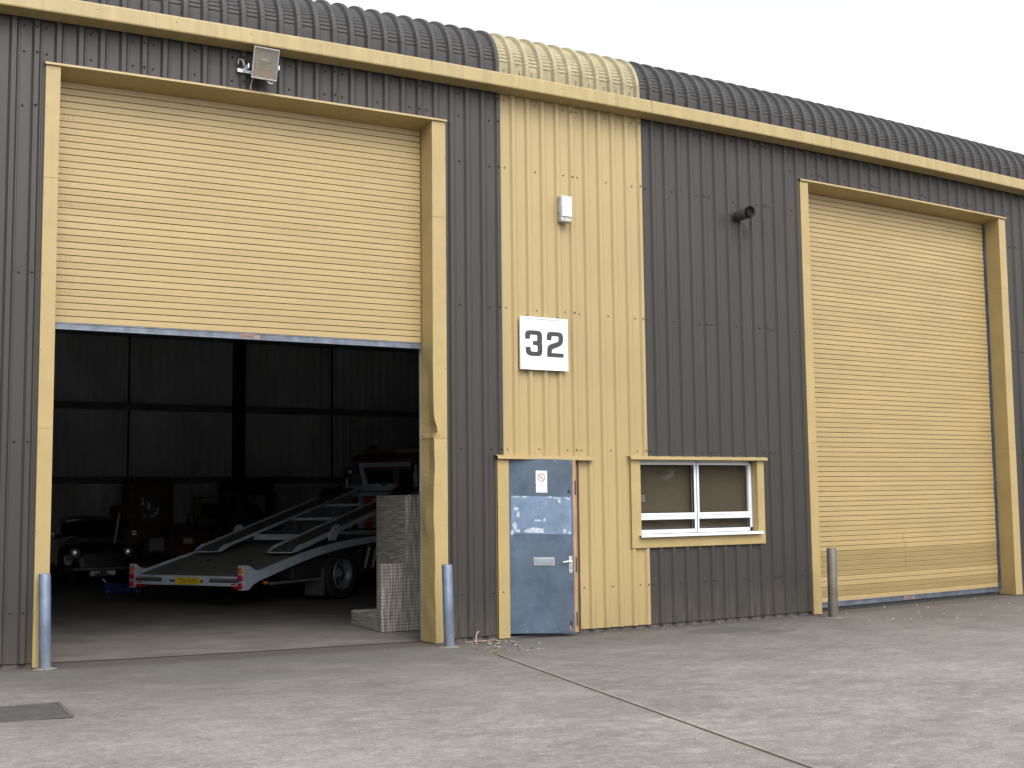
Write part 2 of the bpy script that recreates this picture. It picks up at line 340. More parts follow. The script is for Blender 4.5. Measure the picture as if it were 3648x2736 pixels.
# dark cladding, three stretches
WB=-.008
def dark_part(rects,scr):
    mb=MB()
    for r in rects: clad(mb,*r)
    mb.cm=1
    for a in scr: screws(mb,*a)
    mb.wz(); return mb.build('dark_cladding',[m_drk,m_scr_d],bld)
dark_part([(-12,-4.89,WB,ZT),(-4.89,-.70,5.69,ZT),(-.70,.02,WB,ZT)],
  [(-7,.02,z) for z in (6.03,5.78)]+[(a,b,z) for z in (5.25,3.63,2.035,.46) for a,b in((-7,-4.95),(-.66,.02))])
dark_part([(2.02,3.84,1.955,ZT),(2.02,3.84,WB,.9),(3.84,4.66,WB,ZT),(4.66,8.76,5.69,ZT),(8.76,15,WB,ZT)],
  [(2.02,11,6.03),(4.1,8.9,5.78)]+[(2.02,4.6,z) for z in (5.25,3.63,2.035)]+[(2.02,4.6,.46)]+[(8.85,11,z) for z in (5.25,3.63,2.035,.46)])
mb=MB()
for r in [(.02,1.03,1.945,ZT),(1.03,1.78,WB,ZT),(1.78,2.02,1.955,ZT),(1.78,2.02,WB,.9)]: clad(mb,*r,yoff=-.003)
mb.box(1.018,1.03,-.02,.09,-.03,1.93)
mb.cm=1
for z in (6.03,5.25,3.63,2.035): screws(mb,.03,2.02,z)
screws(mb,1.05,2.02,.46)
mb.wz(); mb.build('cream_cladding',[m_yel,m_scr_y],bld)
# brick plinth glimpsed under the sheets
m_pl=mat('dirty_plinth',(.10,.09,.08),.9,vary=.3,scale=8,bump=.5)
for a,b in((-12,-4.9),(-.7,.0),(1.0,4.65),(8.75,15)):
    mb=MB()
    n=int((b-a)/.5)+1
    for i in range(n):
        x0=a+(b-a)*i/n; x1=a+(b-a)*(i+1)/n
        mb.box(x0,x1,.015,.2,-.3,-.0)
    mb.wz(); mb.build('plinth',m_pl,bld)

# fascia and gutter
mb=MB()
prof=[(-.036,6.112),(-.038,6.100),(-.20,6.116),(-.22,6.118),(-.225,6.13),(-.222,6.262),(-.218,6.276),(-.19,6.278),(-.185,6.20),(-.01,6.20)]
X=[-12+.6*i for i in range(46)]
mb.add([(x,y,z) for x in X for y,z in prof],[(i*10+j,i*10+j+1,(i+1)*10+j+1,(i+1)*10+j) for i in range(45) for j in range(9)])
# butt seams of the fascia lengths and their fixings
mb.cm=1
for x in (-3.95,-.95,2.05,5.05,8.05):
    mb.box(x-.0015,x+.0015,-.2262,-.2,6.116,6.2765)
for k in range(34): mb.dome((-9+.75*k,-.2235,6.215),.007,h=.6,n=6)
mb.wz(); mb.build('fascia',[m_fas,mat('fascia_seam',(.24,.18,.09),.6)],bld)

# curved crimped eave sheets
R_=.52; Z0=6.435
def eave(x0,x1,m,name,stain=False):
    p=profile(x0,x1,depth=.042,crest=.044,run=.019); n=len(p)
    rows=[]   # (y,z,ny,nz)
    for z in (6.16,6.26,6.39): rows.append((.02,z,-1,0,0))
    NC=16; A0=.02; A1=radians(86)
    for i in range(NC*4+1):
        a=A0+(A1-A0)*i/(NC*4)
        ph=i%4 if a>.13 else 0
        c={0:0,1:1,2:.25,3:0}[ph]
        rows.append((.02+R_-R_*cos(a),Z0+R_*sin(a),-cos(a),sin(a),c))
    a=A1; ye,ze=.02+R_-R_*cos(a),Z0+R_*sin(a)
    for d in (.5,2,4,9): rows.append((ye+d*sin(a),ze+d*cos(a),-cos(a),sin(a),0))
    vs=[]
    for (y,z,ny,nz_,c) in rows:
        for x,pd in p:
            h=-pd; k=.0090*c*(1 if h<.01 else .28)
            vs.append((x,y+ny*(h+k),z+nz_*(h+k)))
    mb=MB(); mb.add(vs,[(j*n+i,j*n+i+1,(j+1)*n+i+1,(j+1)*n+i) for j in range(len(rows)-1) for i in range(n-1)]); mb.smooth=False
    mb.cm=1
    k=math.floor(x0/RP)
    while k*RP<x1:
        if random.random()<.45:
            xx=k*RP+random.choice((.09,.11,0)); 
            if x0<xx<x1: mb.dome((xx,.018-(.036 if abs(xx-k*RP)<.01 else 0),6.30+random.uniform(-.01,.01)),.009,n=6)
        k+=1
    if stain:
        mb.cm=2
        for k in range(int(x0*5)+1,int(x1*5)+1):
            c=k*RP-.1
            for i in range(5):
                a=A0+(A1-A0)*(4*(i+1)+.9)/(NC*4); wd=random.uniform(.008,.05)
                if random.random()<.25: continue
                cx=c+random.uniform(-.02,.02); rr=R_+.0035
                y=.02+R_-rr*cos(a); z=Z0+rr*sin(a)
                a2=a+.012; y2=.02+R_-rr*cos(a2); z2=Z0+rr*sin(a2)
                mb.add([(cx-wd,y,z),(cx+wd*.8,y,z),(cx+wd*.6,y2,z2),(cx-wd*.7,y2,z2)],[(0,1,2,3)])
                if random.random()<.8:
                    ww=random.uniform(.003,.008); zz=z-random.uniform(.01,.03)
                    mb.add([(cx-ww,y-.004,zz-.02),(cx+ww,y-.004,zz-.02),(cx+ww*.8,y-.003,z),(cx-ww*.8,y-.003,z)],[(0,1,2,3)])
            if random.random()<.6:
                cx=c+random.uniform(-.015,.015); l_=random.uniform(.05,.12)
                mb.add([(cx-.004,.016,6.42-l_),(cx+.004,.016,6.42-l_),(cx+.009,.016,6.43),(cx-.008,.016,6.43)],[(0,1,2,3)])
    mb.wz(); return mb.build(name,[m,m_scr_d,m_moss],bld)
m_moss=mat('green_algae_stain',(.17,.17,.085),.8,vary=.3,scale=20)
eave(-12,.02,m_roofd,'curved_eave')
eave(.02,2.02,m_roofy,'curved_eave',True)
eave(2.02,15,m_roofd,'curved_eave')

# ---------------- roller door surrounds (folded flashings)
F=-.036
def jamb(mb,xo,xi,yb,z0,z1,segs,dent=None,lipn=.0):
    """folded flashing; xo outer edge, xi inner corner; reveal goes back to yb"""
    cuts=[z0]+segs+[z1]
    sgn=1 if xi>xo else -1
    for q in range(len(cuts)-1):
        a,b=cuts[q],cuts[q+1]; o=.0018*((len(cuts)-1-q)%2)
        nz=max(2,int((b-a)/.06)); zs=[a+.0015+(b-a-.003)*i/nz for i in range(nz+1)]
        vs=[]
        for z in zs:
            dx=dent(z)[0] if dent else 0; dy=dent(z)[1] if dent else 0
            mid=dent(z)[2] if dent else 0
            vs+=[(xo,.01,z),(xo,F-o,z),(xo+(xi-xo)*.5,F-o+dy*.3,z),(xi+dx-sgn*.004,F-o+dy,z),(xi+dx,F-o+dy+.004,z),(xi+dx*.5+mid,(F+yb)/2,z),(xi,yb,z)]
        n=7
        mb.add(vs,[(j*n+i,j*n+i+1,(j+1)*n+i+1,(j+1)*n+i) for j in range(nz) for i in range(n-1)])
        if q>0:  # dark joint line behind
            mb.cm=1; mb.add([(xo,F+.004,a-.004),(xi,F+.004,a-.004),(xi,F+.004,a+.004),(xo,F+.004,a+.004)],[(0,1,2,3)])
            xx=xi+sgn*.002 if False else xi-sgn*.003
            mb.add([(xx,F+.004,a-.004),(xx,yb,a-.004),(xx,yb,a+.004),(xx,F+.004,a+.004)],[(0,1,2,3)]); mb.cm=0
m_seam=mat('flashing_joint',(.16,.12,.06),.7)
def nz_(z,s): return sin(z*7.3+s)*.35+sin(z*17.1+s*2.1)*.25+sin(z*3.1+s*.7)*.4
def dentR(z):
    g=math.exp(-((z-2.22)/.10)**2); low=1 if z<2.15 else 0; damp=max(0,min(1,(3.6-z)/1.2))
    return (.045*g*(1-low)+(.012*low*nz_(z,1.0)+.006*low)+.006*damp*nz_(z,2)*(1-low), -.012*g*(1-low)+.006*low*nz_(z,4)*max(0,min(1,z/.8)),.02*damp*nz_(z*.8,3.3)+.02*math.exp(-((z-2.35)/.5)**2))
def surround(xl0,xl1,xr1,xr0,yb,dl=None,dr=None):
    mb=MB(); jamb(mb,xl0,xl1,yb,-.05,5.66,[2.16,4.56],dl); jamb(mb,xr0,xr1,yb,-.05,5.66,[2.14,4.58],dr)
    # head: soffit and drip lip
    n=10
    for i in range(n):
        a=xl0-.012+(xr0+.024-xl0)*i/n; b=xl0-.012+(xr0+.024-xl0)*(i+1)/n
        mb.add([(a,.012,5.70),(b,.012,5.70),(b,-.058,5.685),(a,-.058,5.685),(b,-.060,5.663),(a,-.060,5.663),(b,-.050,5.660),(a,-.050,5.660)],[(0,1,2,3),(3,2,4,5),(5,4,6,7)])
        a2=max(a,xl1-.02); b2=min(b,xr1+.02)
        mb.add([(a2,-.050,5.660),(b2,-.050,5.660),(b2,yb+.02,5.600),(a2,yb+.02,5.600)],[(0,1,2,3)])
    mb.cm=2
    for x in (xl0+.012,xr0-.012):
        for z in (.46,1.2,2.035,2.9,3.63,4.4,5.25): mb.dome((x,F-.002,z),.006,n=6)
    mb.wz(); return mb.build('door_surround',[m_trim,m_seam,m_scr_y],bld)
surround(-4.915,-4.782,-.857,-.690,.27,None,dentR)
surround(4.632,4.780,8.630,8.775,.27)

# ---------------- roller shutters
def shutter(x0,x1,zb,zt,y,seed,shaded):
    rnd=random.Random(seed); ph=.0668; mb=MB()
    n=int((zt-zb)/ph)+1; nx=22
    XX=[x0+(x1-x0)*i/nx for i in range(nx+1)]
    for k in range(n):
        z0=zb+k*ph; 
        mb.cm=1 if k in shaded else 0
        tilt=rnd.uniform(-.0008,.0008)+(.004 if k in shaded else 0)
        pr=[(.020,-.0012),(.013,.0002),(.0022+tilt,.0016),(.0002+tilt,.0030),(.0+tilt*.6,.022),(.0-tilt*.6,.044),(.0002-tilt,.0596),(.0022-tilt,.0612),(.013,.0624),(.020,.0654)]
        m_=len(pr)
        ws=[rnd.uniform(-.0006,.0006)+.004*sin(x_*1.3+seed)*sin(k*.17+seed)+.0015*sin(x_*3.1+k*.9) for x_ in XX]
        mb.smooth=False
        mb.add([(x,y+a+ws[i],min(z0+b,zt)) for i,x in enumerate(XX) for a,b in pr],[(i*m_+j,i*m_+j+1,(i+1)*m_+j+1,(i+1)*m_+j) for i in range(nx) for j in range(m_-1)])
        mb.smooth=False
        if k%13==4 or k%13==9:
            mb.cm=2
            for e in (0,1):
                for q in range(4):
                    xx=(x1-.185+.047*q) if e else (x0+.03+.047*q)
                    for dz in (.022,.045): mb.dome((xx,y-.0015,z0+dz),.0035,n=5)
    mb.wz(); sh=mb.build('roller_shutter',[m_slat,m_slatd,m_scr_d],bld)
    b=MB(); b.box(x0,x1,y-.004,y+.02,zb-.064,zb-.001); b.box(x0,x1,y-.028,y+.02,zb-.070,zb-.064); b.box(x0,x1,y-.010,y-.004,zb-.012,zb-.002)
    b.wz(); b.build('bottom_bar',m_galv,sh,bevel=.002)
    b=MB(); b.box((x0+x1)/2-.10,(x0+x1)/2+.10,y-.0075,y-.0045,zb-.055,zb-.014); b.cm=1
    c=(x0+x1)/2
    b.box(c-.085,c-.045,y-.0085,y-.0076,zb-.048,zb-.022); b.box(c-.03,c+.085,y-.0085,y-.0076,zb-.029,zb-.022); b.cm=2; b.box(c-.03,c+.04,y-.0085,y-.0076,zb-.045,zb-.036)
    b.wz(); b.build('warning_label',[mat('faded_red_label',(.30,.19,.16),.5,vary=.2,scale=20),mat('label_red',(.22,.08,.06),.5),m_blk],sh)
    for xx,s_ in((x0,-1),(x1,1)):
        gd=MB(); gd.box(min(xx,xx+s_*.05)-(.0 if s_>0 else 0),max(xx,xx+s_*.05),y+.035,y+.05,gz(xx)+.01,5.64)
        gd.box(xx+(s_*.034 if s_>0 else -.05),xx+(.05 if s_>0 else -.034),y-.03,y+.035,gz(xx)+.01,5.64)
        gd.wz(); gd.build('guide_rail',m_dgal,sh)
    return sh
shutter(-4.775,-.868,3.208,5.66,.235,3,())
shutter(4.79,8.595,.062,5.66,.235,5,(1,2,5,6,7,8,9))
# soot smudge and hanging scratch on the closed one
mb=MB(); mb.prism([(3.605,-.0012,.70),(3.622,-.0012,.70),(3.618,-.0012,.745),(3.609,-.0012,.75)],(0,.0006,0)); mb.v=[(x-.80,y,z+.0) for x,y,z in mb.v]
mb.wz(); mb.build('paint_chip',mat('white_chip',(.6,.6,.58),.6),bld)
for x0,zt,h_ in ((3.645,4.96,.20),(3.70,4.90,.12)):
    mb=MB(); mb.add([(x0,-.0250,zt),(x0+.016,-.0250,zt),(x0+.012,-.0250,zt-h_),(x0+.005,-.0250,zt-h_*1.05)],[(0,1,2,3)]); mb.wz(); mb.build('soot_streak',mat('soot',(.022,.021,.02),.8,vary=.2),bld)
mb=MB(); mb.tube([(6.62,.2315,.93),(6.66,.2315,.75),(6.655,.2315,.45)],.0018,5); mb.wz(); mb.build('scratch',m_seam,bld)

# ---------------- entrance door
H0=.097
mb=MB()   # flashing at left, head lip
vs=[];n=20
mb.box(-.068,.080,F-.002,-.03,-.045,1.915); mb.box(-.068,-.064,F-.002,.0,-.045,1.915); mb.box(.077,.080,F,.10,-.045,1.915)
mb.add([(-.085,.01,1.975),(1.215,.01,1.962),(1.215,-.075,1.952),(-.085,-.075,1.960),(1.212,-.078,1.915),(-.078,-.078,1.925),(1.212,-.06,1.913),(-.078,-.06,1.922)],[(0,1,2,3),(3,2,4,5),(5,4,6,7)])
mb.cm=1
mb.dome((-.05,F-.003,1.4),.006,n=6)
mb.wz(); mb.build('door_flashing',[m_trim,m_scr_y],bld)
mb=MB(); mb.box(.080,.100,.0,.10,-.04,1.92); mb.box(.985,1.018,.0,.10,-.04,1.93); mb.box(.10,.985,.04,.10,1.90,1.93); mb.box(.950,.985,.05,.10,-.04,1.9)
mb.wz(); mb.build('door_frame',m_wood,bld,bevel=.003)
mb=MB(); mb.box(1.0185,1.022,-.034,.09,-.04,1.93); mb.box(.09,1.02,.02,.12,-.10,-.035)
mb.wz(); mb.build('door_threshold',m_galv,bld)
PH=radians(13)
def leaf(p):   # leaf coordinates: x along leaf, y outwards negative, z up
    x,y,z=p; z=z-.030*x+.014
    return Vector((H0+x*cos(PH)+y*sin(PH), .004-x*sin(PH)+y*cos(PH), z))
LW=.806
mb=MB(); mb.box(0,LW-.040,-.004,.0,-.012,1.925)
mb.xf(leaf); dr=mb.build('entrance_door',m_door,bld)
mb=MB(); mb.box(.004,LW,.0005,.045,-.010,1.922); mb.xf(leaf); mb.build('door_core',m_wood,dr,bevel=.003)
mb=MB(); mb.box(.03,.745,-.0065,-.0042,1.085,1.505); mb.xf(leaf)
mb.build('door_plate',mat('bare_sign_patch',(.16,.225,.33),.4,metal=.2,vary=.18,scale=6,fine=.2),dr)
rnd=random.Random(11); mb=MB()
def blob(cx,cz,rx,rz,n=14,flat=0):
    pts=[]
    for i in range(n):
        a=2*pi*i/n; r=rnd.uniform(.7,1.15); pz=cz+rz*r*sin(a)
        if flat and sin(a)<0: pz=cz-rz*.25
        pts.append((cx+rx*r*cos(a),-.0078,pz))
    mb.prism(pts,(0,.0008,0))
blob(.30,1.11,.12,.05,18,1); blob(.10,1.11,.035,.035,10,1); blob(.04,1.10,.02,.03); blob(.07,1.17,.03,.04); blob(.60,1.46,.02,.035); blob(.34,1.235,.05,.012); blob(.72,1.10,.015,.02); blob(.71,1.48,.02,.015)
for i in range(16): blob(rnd.uniform(.05,.73),1.499-rnd.uniform(0,.012),rnd.uniform(.006,.034),rnd.uniform(.004,.012),9)
blob(.09,1.36,.03,.02); blob(.11,1.30,.018,.035); blob(.66,1.12,.02,.03); blob(.42,1.24,.014,.02)
mb.xf(leaf); mb.build('glue_residue',mat('white_glue_residue',(.42,.47,.54),.6,vary=.2,scale=25),dr)
mb=MB(); mb.box(.285,.535,-.012,-.004,.735,.825); mb.cm=1; mb.box(.305,.515,-.0165,-.012,.752,.808); mb.cm=0
mb.dome((.293,-.012,.78),.005); mb.dome((.527,-.012,.78),.005)
mb.xf(leaf); mb.build('letterbox',[mat('aged_alloy',(.36,.38,.40),.35,metal=.4,vary=.12,scale=12),mat('letterbox_flap',(.28,.31,.33),.35,metal=.4)],dr,bevel=.0015)
mb=MB(); mb.box(.705,.747,-.010,-.004,.655,.842); mb.smooth=True; mb.cyl((.727,-.008,.785),(.727,-.045,.785),.010,n=12); mb.cyl((.727,-.042,.785),(.625,-.042,.775),.010,.0085,n=12); mb.smooth=False
mb.cm=1; mb.box(.722,.731,-.0112,-.0100,.695,.725)
for z in (.67,.83): mb.dome((.712,-.010,z),.003,n=6); mb.dome((.740,-.010,z),.003,n=6)
mb.xf(leaf); mb.build('handle',[mat('bright_alloy_handle',(.72,.74,.76),.25,metal=.7,vary=.05),m_blk],dr,bevel=.001)
m_rs=mat('rust_scar',(.45,.16,.08),.8,vary=.3,scale=40)
for (cx,cz,rx,rz) in ((.715,1.565,.022,.028),(.725,.095,.020,.040)):
    mb=MB(); blob(cx,cz,rx,rz,9); mb.v=[(x,y+.002,z) for x,y,z in mb.v]; mb.xf(leaf); mb.build('lock_hole',m_dark,dr)
mb=MB(); blob(.712,.045,.010,.035,9); mb.xf(leaf); mb.build('rust_scar',m_rs,dr)
m_lt=mat('rusty_latch',(.10,.075,.06),.6,metal=.4,vary=.3,scale=30)
for z0,z1 in ((1.53,1.69),(.66,.83),(.0+.06,.22)): mb=MB(); mb.box(LW-.004,LW+.0015,-.002,.016,z0,z1); mb.box(LW-.018,LW-.003,-.0012,.0005,z0,z1); mb.xf(leaf); mb.build('latch',m_lt,dr)
m_hg=mat('rusty_hinge',(.22,.12,.06),.7,metal=.3,vary=.3,scale=40)
for z in (.25,.82,1.7): mb=MB(); mb.smooth=True; mb.cyl((.088,-.012,z-.045),(.088,-.012,z+.045),.007,n=10); mb.wz(); mb.build('hinge',m_hg,bld)
# screws round the leaf edge
mb=MB()
for x in (.02,.2,.38,.56,.74): mb.dome((x,-.0045,1.905),.0035,n=5); mb.dome((x,-.0045,.012),.0035,n=5)
for i in range(11): mb.dome((LW-.055,-.0045,.03+.185*i),.003,n=5)
mb.xf(leaf); mb.build('rivet',m_alf,dr)

# no smoking notice on the door
def leafw(p): return leaf(p)
nt_loc=leaf((.40,-.006,1.45))
ns=empty('no_smoking_notice',nt_loc,label='small white no smoking notice on the blue grey metal door',cat='notice')
mb=MB(); mb.box(.325,.458,-.0065,-.0045,1.548,1.792); mb.xf(leaf); mb.build('notice_card',mat('white_vinyl',(.74,.74,.76),.35,vary=.03),ns)
m_red=mat('sign_red',(.36,.07,.07),.4,vary=.05)
mb=MB(); c=Vector((.392,0,1.715)); n=28
def ring(mb,c,r0,r1,y,n=28):
    vs=[(c[0]+r*cos(2*pi*i/n),y,c[2]+r*sin(2*pi*i/n)) for r in (r0,r1) for i in range(n)]
    mb.add(vs,[(i,(i+1)%n,(i+1)%n+n,i+n) for i in range(n)])
ring(mb,c,.036,.047,-.0072); mb.prism([(c[0]-.030,-.0074,c[2]+.024),(c[0]-.024,-.0074,c[2]+.030),(c[0]+.030,-.0074,c[2]-.024),(c[0]+.024,-.0074,c[2]-.030)],(0,.0003,0))
mb.xf(leaf); mb.build('prohibition_ring',m_red,ns)
mb=MB(); mb.box(c[0]-.026,c[0]+.014,-.0071,-.0067,c[2]-.008,c[2]); mb.box(c[0]+.016,c[0]+.022,-.0071,-.0067,c[2]-.008,c[2]); 
for i in range(5): mb.box(c[0]+.012+.004*sin(i*1.5),c[0]+.015+.004*sin(i*1.5),-.0071,-.0067,c[2]+.004+.004*i,c[2]+.008+.004*i)
mb.xf(leaf); mb.build('cigarette_symbol',m_blk,ns)
text_mesh('NO SMOKING',.0225,lambda p: leaf((.392+p.x,-.0070,1.628+p.y)),'lettering',m_red,ns,spacing=.95)
text_mesh('It is against the law to\nsmoke in these premises',.0128,lambda p: leaf((.392+p.x,-.0070,1.592+p.y)),'lettering',m_blk,ns)

# ---------------- window
wr=MB()
tx0,tx1,ix0,ix1=1.760,3.850,1.903,3.735; tz0,tz1,iz0,iz1=.885,1.935,1.045,1.935
wr.box(tx0,ix0,F,-.032,tz0,tz1); wr.box(ix1,tx1,F,-.032,tz0,tz1); wr.box(ix0,ix1,F,-.032,tz0,iz0-.03)
wr.box(tx0,tx0+.003,F,0,tz0,tz1); wr.box(tx1-.003,tx1,F,0,tz0,tz1); wr.box(tx0,tx1,F,0,tz0,tz0+.003)
wr.box(ix0-.003,ix0,F+.002,.12,iz0-.03,tz1); wr.box(ix1,ix1+.003,F+.002,.12,iz0-.03,tz1); wr.box(ix0,ix1,-.03,.12,1.925,1.932)
wr.cm=1
for z in (1.0,1.4,1.75): wr.dome((tx0+.015,F-.001,z),.005,n=6)
wr.wz(); wr.build('window_surround',[m_trim,m_scr_y],bld)
mb=MB(); pts=[(tx0-.022+ (tx1-tx0+.05)*i/30) for i in range(31)]
rnd=random.Random(4)
vs=[]
for i,x in enumerate(pts):
    e=rnd.uniform(-.004,.003) if 12<i<27 else 0
    vs+=[(x,.012,1.978),(x,-.078,1.963+e),(x,-.080,1.932+e*.3),(x,-.06,1.930)]
mb.add(vs,[(i*4+j,i*4+j+1,(i+1)*4+j+1,(i+1)*4+j) for i in range(30) for j in range(3)])
mb.wz(); mb.build('window_head_flashing',m_trim,bld)
win=MB()
fy0,fy1=.075,.125
win.box(ix0,ix1,fy0,fy1,1.885,1.930); win.box(ix0,ix1,fy0,fy1,1.050,1.097); win.box(ix0,ix0+.045,fy0,fy1,1.05,1.93); win.box(ix1-.045,ix1,fy0,fy1,1.05,1.93)
win.box(2.800,2.868,fy0-.006,fy1,1.097,1.885); win.box(ix0+.045,2.80,fy0-.006,fy1,1.215,1.262); win.box(2.868,ix1-.045,fy0-.006,fy1,1.215,1.262)
def sash(x0,x1,z0,z1):
    t=.030
    win.box(x0,x1,fy0-.014,fy0+.02,z1-t,z1); win.box(x0,x1,fy0-.014,fy0+.02,z0,z0+t); win.box(x0,x0+t,fy0-.014,fy0+.02,z0+t,z1-t); win.box(x1-t,x1,fy0-.014,fy0+.02,z0+t,z1-t)
sash(ix0+.03,2.826,1.262,1.905); sash(2.842,ix1-.03,1.262,1.905)
win.wz(); wf=win.build('window_frame',m_wht,bld,bevel=.003)
mb=MB(); mb.box(2.8275,2.8405,fy0-.0155,fy0-.008,1.05,1.93); mb.wz(); mb.build('mullion_gap',mat('gasket_grey',(.25,.30,.36),.5),wf)
mb=MB()
mb.box(ix0-.035,ix1+.035,-.085,.08,1.030,1.044); mb.box(ix0-.035,ix1+.035,-.088,-.082,1.012,1.044)
mb.wz(); mb.build('window_sill',m_wht,bld,bevel=.002)
mg=bpy.data.materials.new('reflective_window_glass'); mg.use_nodes=True; n=mg.node_tree; n.nodes.clear()
o_=n.nodes.new('ShaderNodeOutputMaterial'); gl=n.nodes.new('ShaderNodeBsdfGlossy'); gl.inputs['Roughness'].default_value=.015; gl.inputs['Color'].default_value=(.95,.97,.96,1)
tr=n.nodes.new('ShaderNodeBsdfTransparent'); tr.inputs['Color'].default_value=(.92,.91,.88,1); fr=n.nodes.new('ShaderNodeFresnel'); fr.inputs['IOR'].default_value=1.75; mx=n.nodes.new('ShaderNodeMixShader')
ge=n.nodes.new('ShaderNodeNewGeometry'); iv=n.nodes.new('ShaderNodeMath'); iv.operation='SUBTRACT'; iv.inputs[0].default_value=1; n.links.new(ge.outputs['Backfacing'],iv.inputs[1]); ml=n.nodes.new('ShaderNodeMath'); ml.operation='MULTIPLY'; n.links.new(iv.outputs[0],ml.inputs[0]); n.links.new(fr.outputs[0],ml.inputs[1]); n.links.new(ml.outputs[0],mx.inputs[0]); n.links.new(tr.outputs[0],mx.inputs[1]); n.links.new(gl.outputs[0],mx.inputs[2]); n.links.new(mx.outputs[0],o_.inputs[0])
for x0,x1,z0,z1 in ((ix0+.045,2.80,1.262,1.885),(2.868,ix1-.045,1.262,1.885),(ix0+.045,2.80,1.097,1.215),(2.868,ix1-.045,1.097,1.215)):
    mb=MB(); mb.box(x0,x1,.098,.104,z0,z1); mb.wz(); mb.build('pane',mg,wf)
    mb=MB(); t=.008
    for b_ in ((x0,x1,z1-t,z1),(x0,x1,z0,z0+t),(x0,x0+t,z0+t,z1-t),(x1-t,x1,z0+t,z1-t)): mb.box(b_[0],b_[1],.070,.098,b_[2]-.0002 if b_[2]>z0 else b_[2],b_[3])
    mb.wz(); mb.build('gasket',m_blk,wf)
mb=MB(); c=(2.02,0,1.47); ring(mb,c,.026,.033,.096); mb.prism([(c[0]-.021,.0958,c[2]+.017),(c[0]-.017,.0958,c[2]+.021),(c[0]+.021,.0958,c[2]-.017),(c[0]+.017,.0958,c[2]-.021)],(0,.0004,0))
mb.box(c[0]-.018,c[0]+.016,.0955,.0965,c[2]-.006,c[2]); mb.cm=1; mb.box(c[0]-.04,c[0]+.04,.0968,.0976,c[2]-.04,c[2]+.04)
mb.wz(); st=mb.build('window_sticker',[m_blk,mat('faded_sticker',(.16,.15,.14),.5)],None); 
st.location=(0,0,0); tag(st,'small dark square no smoking sticker inside the left window pane','sticker')
# office behind window and door
m_off=mat('brown_office_wall',(.20,.15,.10),.8,vary=.1)
mb=MB(); mb.box(-.1,4.3,1.15,1.2,gz(2)+.006,2.5); mb.box(-.14,-.1,.05,1.2,gz(2)+.006,2.5); mb.box(4.3,4.36,.05,1.2,gz(2)+.006,2.5); mb.box(-.14,4.36,.05,1.2,2.5,2.56); mb.box(1.12,1.18,.05,1.15,gz(2)+.006,2.5)
mb.wz(); mb.build('office_partition',m_off,bld)
mb=MB()
for i in range(60): x=1.88+.0316*i; mb.add([(x,.150+.0015*(i%2),1.06),(x+.0316,.150+.0015*((i+1)%2),1.06),(x+.0316,.150+.0015*((i+1)%2),1.92),(x,.150+.0015*(i%2),1.92)],[(0,1,2,3)])
mb.wz(); mb.build('window_blind',mat('brown_blind',(.085,.066,.046),.7,vary=.2,scale=1.2,c2=(.060,.058,.036)),bld)

# ---------------- interior shell
m_lin=mat('white_liner_sheet',(.82,.86,.88),.55,vary=.12,scale=.9,stretch=(1,1,.4),fine=.1)
m_wdk=mat('dark_roof_lining',(.20,.20,.20),.8,vary=.1)
mb=MB(); 
p=profile(-6,12,phase=.05,depth=.03,crest=.05,run=.02)
n=len(p); mb.add([(x,17+y*1.0,z) for z in (-.1,6.6) for x,y in p],[(i,i+1,n+i+1,n+i) for i in range(n-1)])
mb.build('back_wall_lining',m_lin,bld)
for x in (-6,12): MB().box(x,x+.1,.06,17,-.1,6.5).build('side_wall_lining',m_lin,bld)
mb=MB(); mb.box(-6.1,12.2,.35,17.3,6.38,6.45); mb.box(-12,15,8,20,-.05,5.9) if False else None
mb.box(-6,-4.95,.30,.36,-.05,6.4); mb.box(-.60,4.5,.30,.36,2.6,6.4) ; mb.box(4.40,12,.30,.36,-.05,6.4); mb.box(-5,-.6,.30,.36,5.75,6.4)
mb.box(-.62,-.26,.30,.36,-.05,2.6)
mb.build('roof_lining',m_wdk,bld)
m_rail=mat('grey_sheeting_rail',(.26,.27,.28),.7,vary=.1)
for za,zb in ((3.62,3.78),(1.95,2.10),(5.3,5.45)): MB().box(-6,12,16.86,16.96,za,zb).build('sheeting_rail',m_rail,bld)
for x in (2.58,9.0): MB().box(x,x+.21,16.5,16.85,-.05,6.4).build('steel_column',m_dark,bld,bevel=.01)
for x in (.185,5.157): MB().box(x-.012,x+.012,16.90,16.965,2.1,6.4).build('lining_joint',m_dark,bld)

# ------------------------------------------------------------------ things fixed to the wall
# number board
sg=empty('number_board',(.558,-.04,warp(.558,2.94)),label='white square number board reading 32 in black on the cream ribbed wall',cat='sign')
sx0,sx1,sz0,sz1=.240,.874,2.940,3.535
mb=MB(); mb.box(sx0,sx1,-.060,-.045,sz0,sz1); mb.build('board',m_alu,sg)
mb=MB(); t=.016
mb.box(sx0-.004,sx1+.004,-.070,-.040,sz1-t,sz1+.004); mb.box(sx0-.004,sx1+.004,-.070,-.040,sz0-.004,sz0+t); mb.box(sx0-.004,sx0+t,-.070,-.040,sz0+t,sz1-t); mb.box(sx1-t,sx1+.004,-.070,-.040,sz0+t,sz1-t)
mb.build('board_frame',m_alf,sg,bevel=.003)
for x in (.36,.77):
    mb=MB(); mb.dome((x,-.036,sz1+.022),.011,n=8); mb.box(x-.012,x+.012,-.042,-.033,sz1+.004,sz1+.032); mb.build('fixing_tab',m_scr_y,sg)
    mb=MB(); mb.dome((x,-.036,sz0-.022),.011,n=8); mb.box(x-.012,x+.012,-.042,-.033,sz0-.032,sz0-.004); mb.build('fixing_tab',m_scr_y,sg)
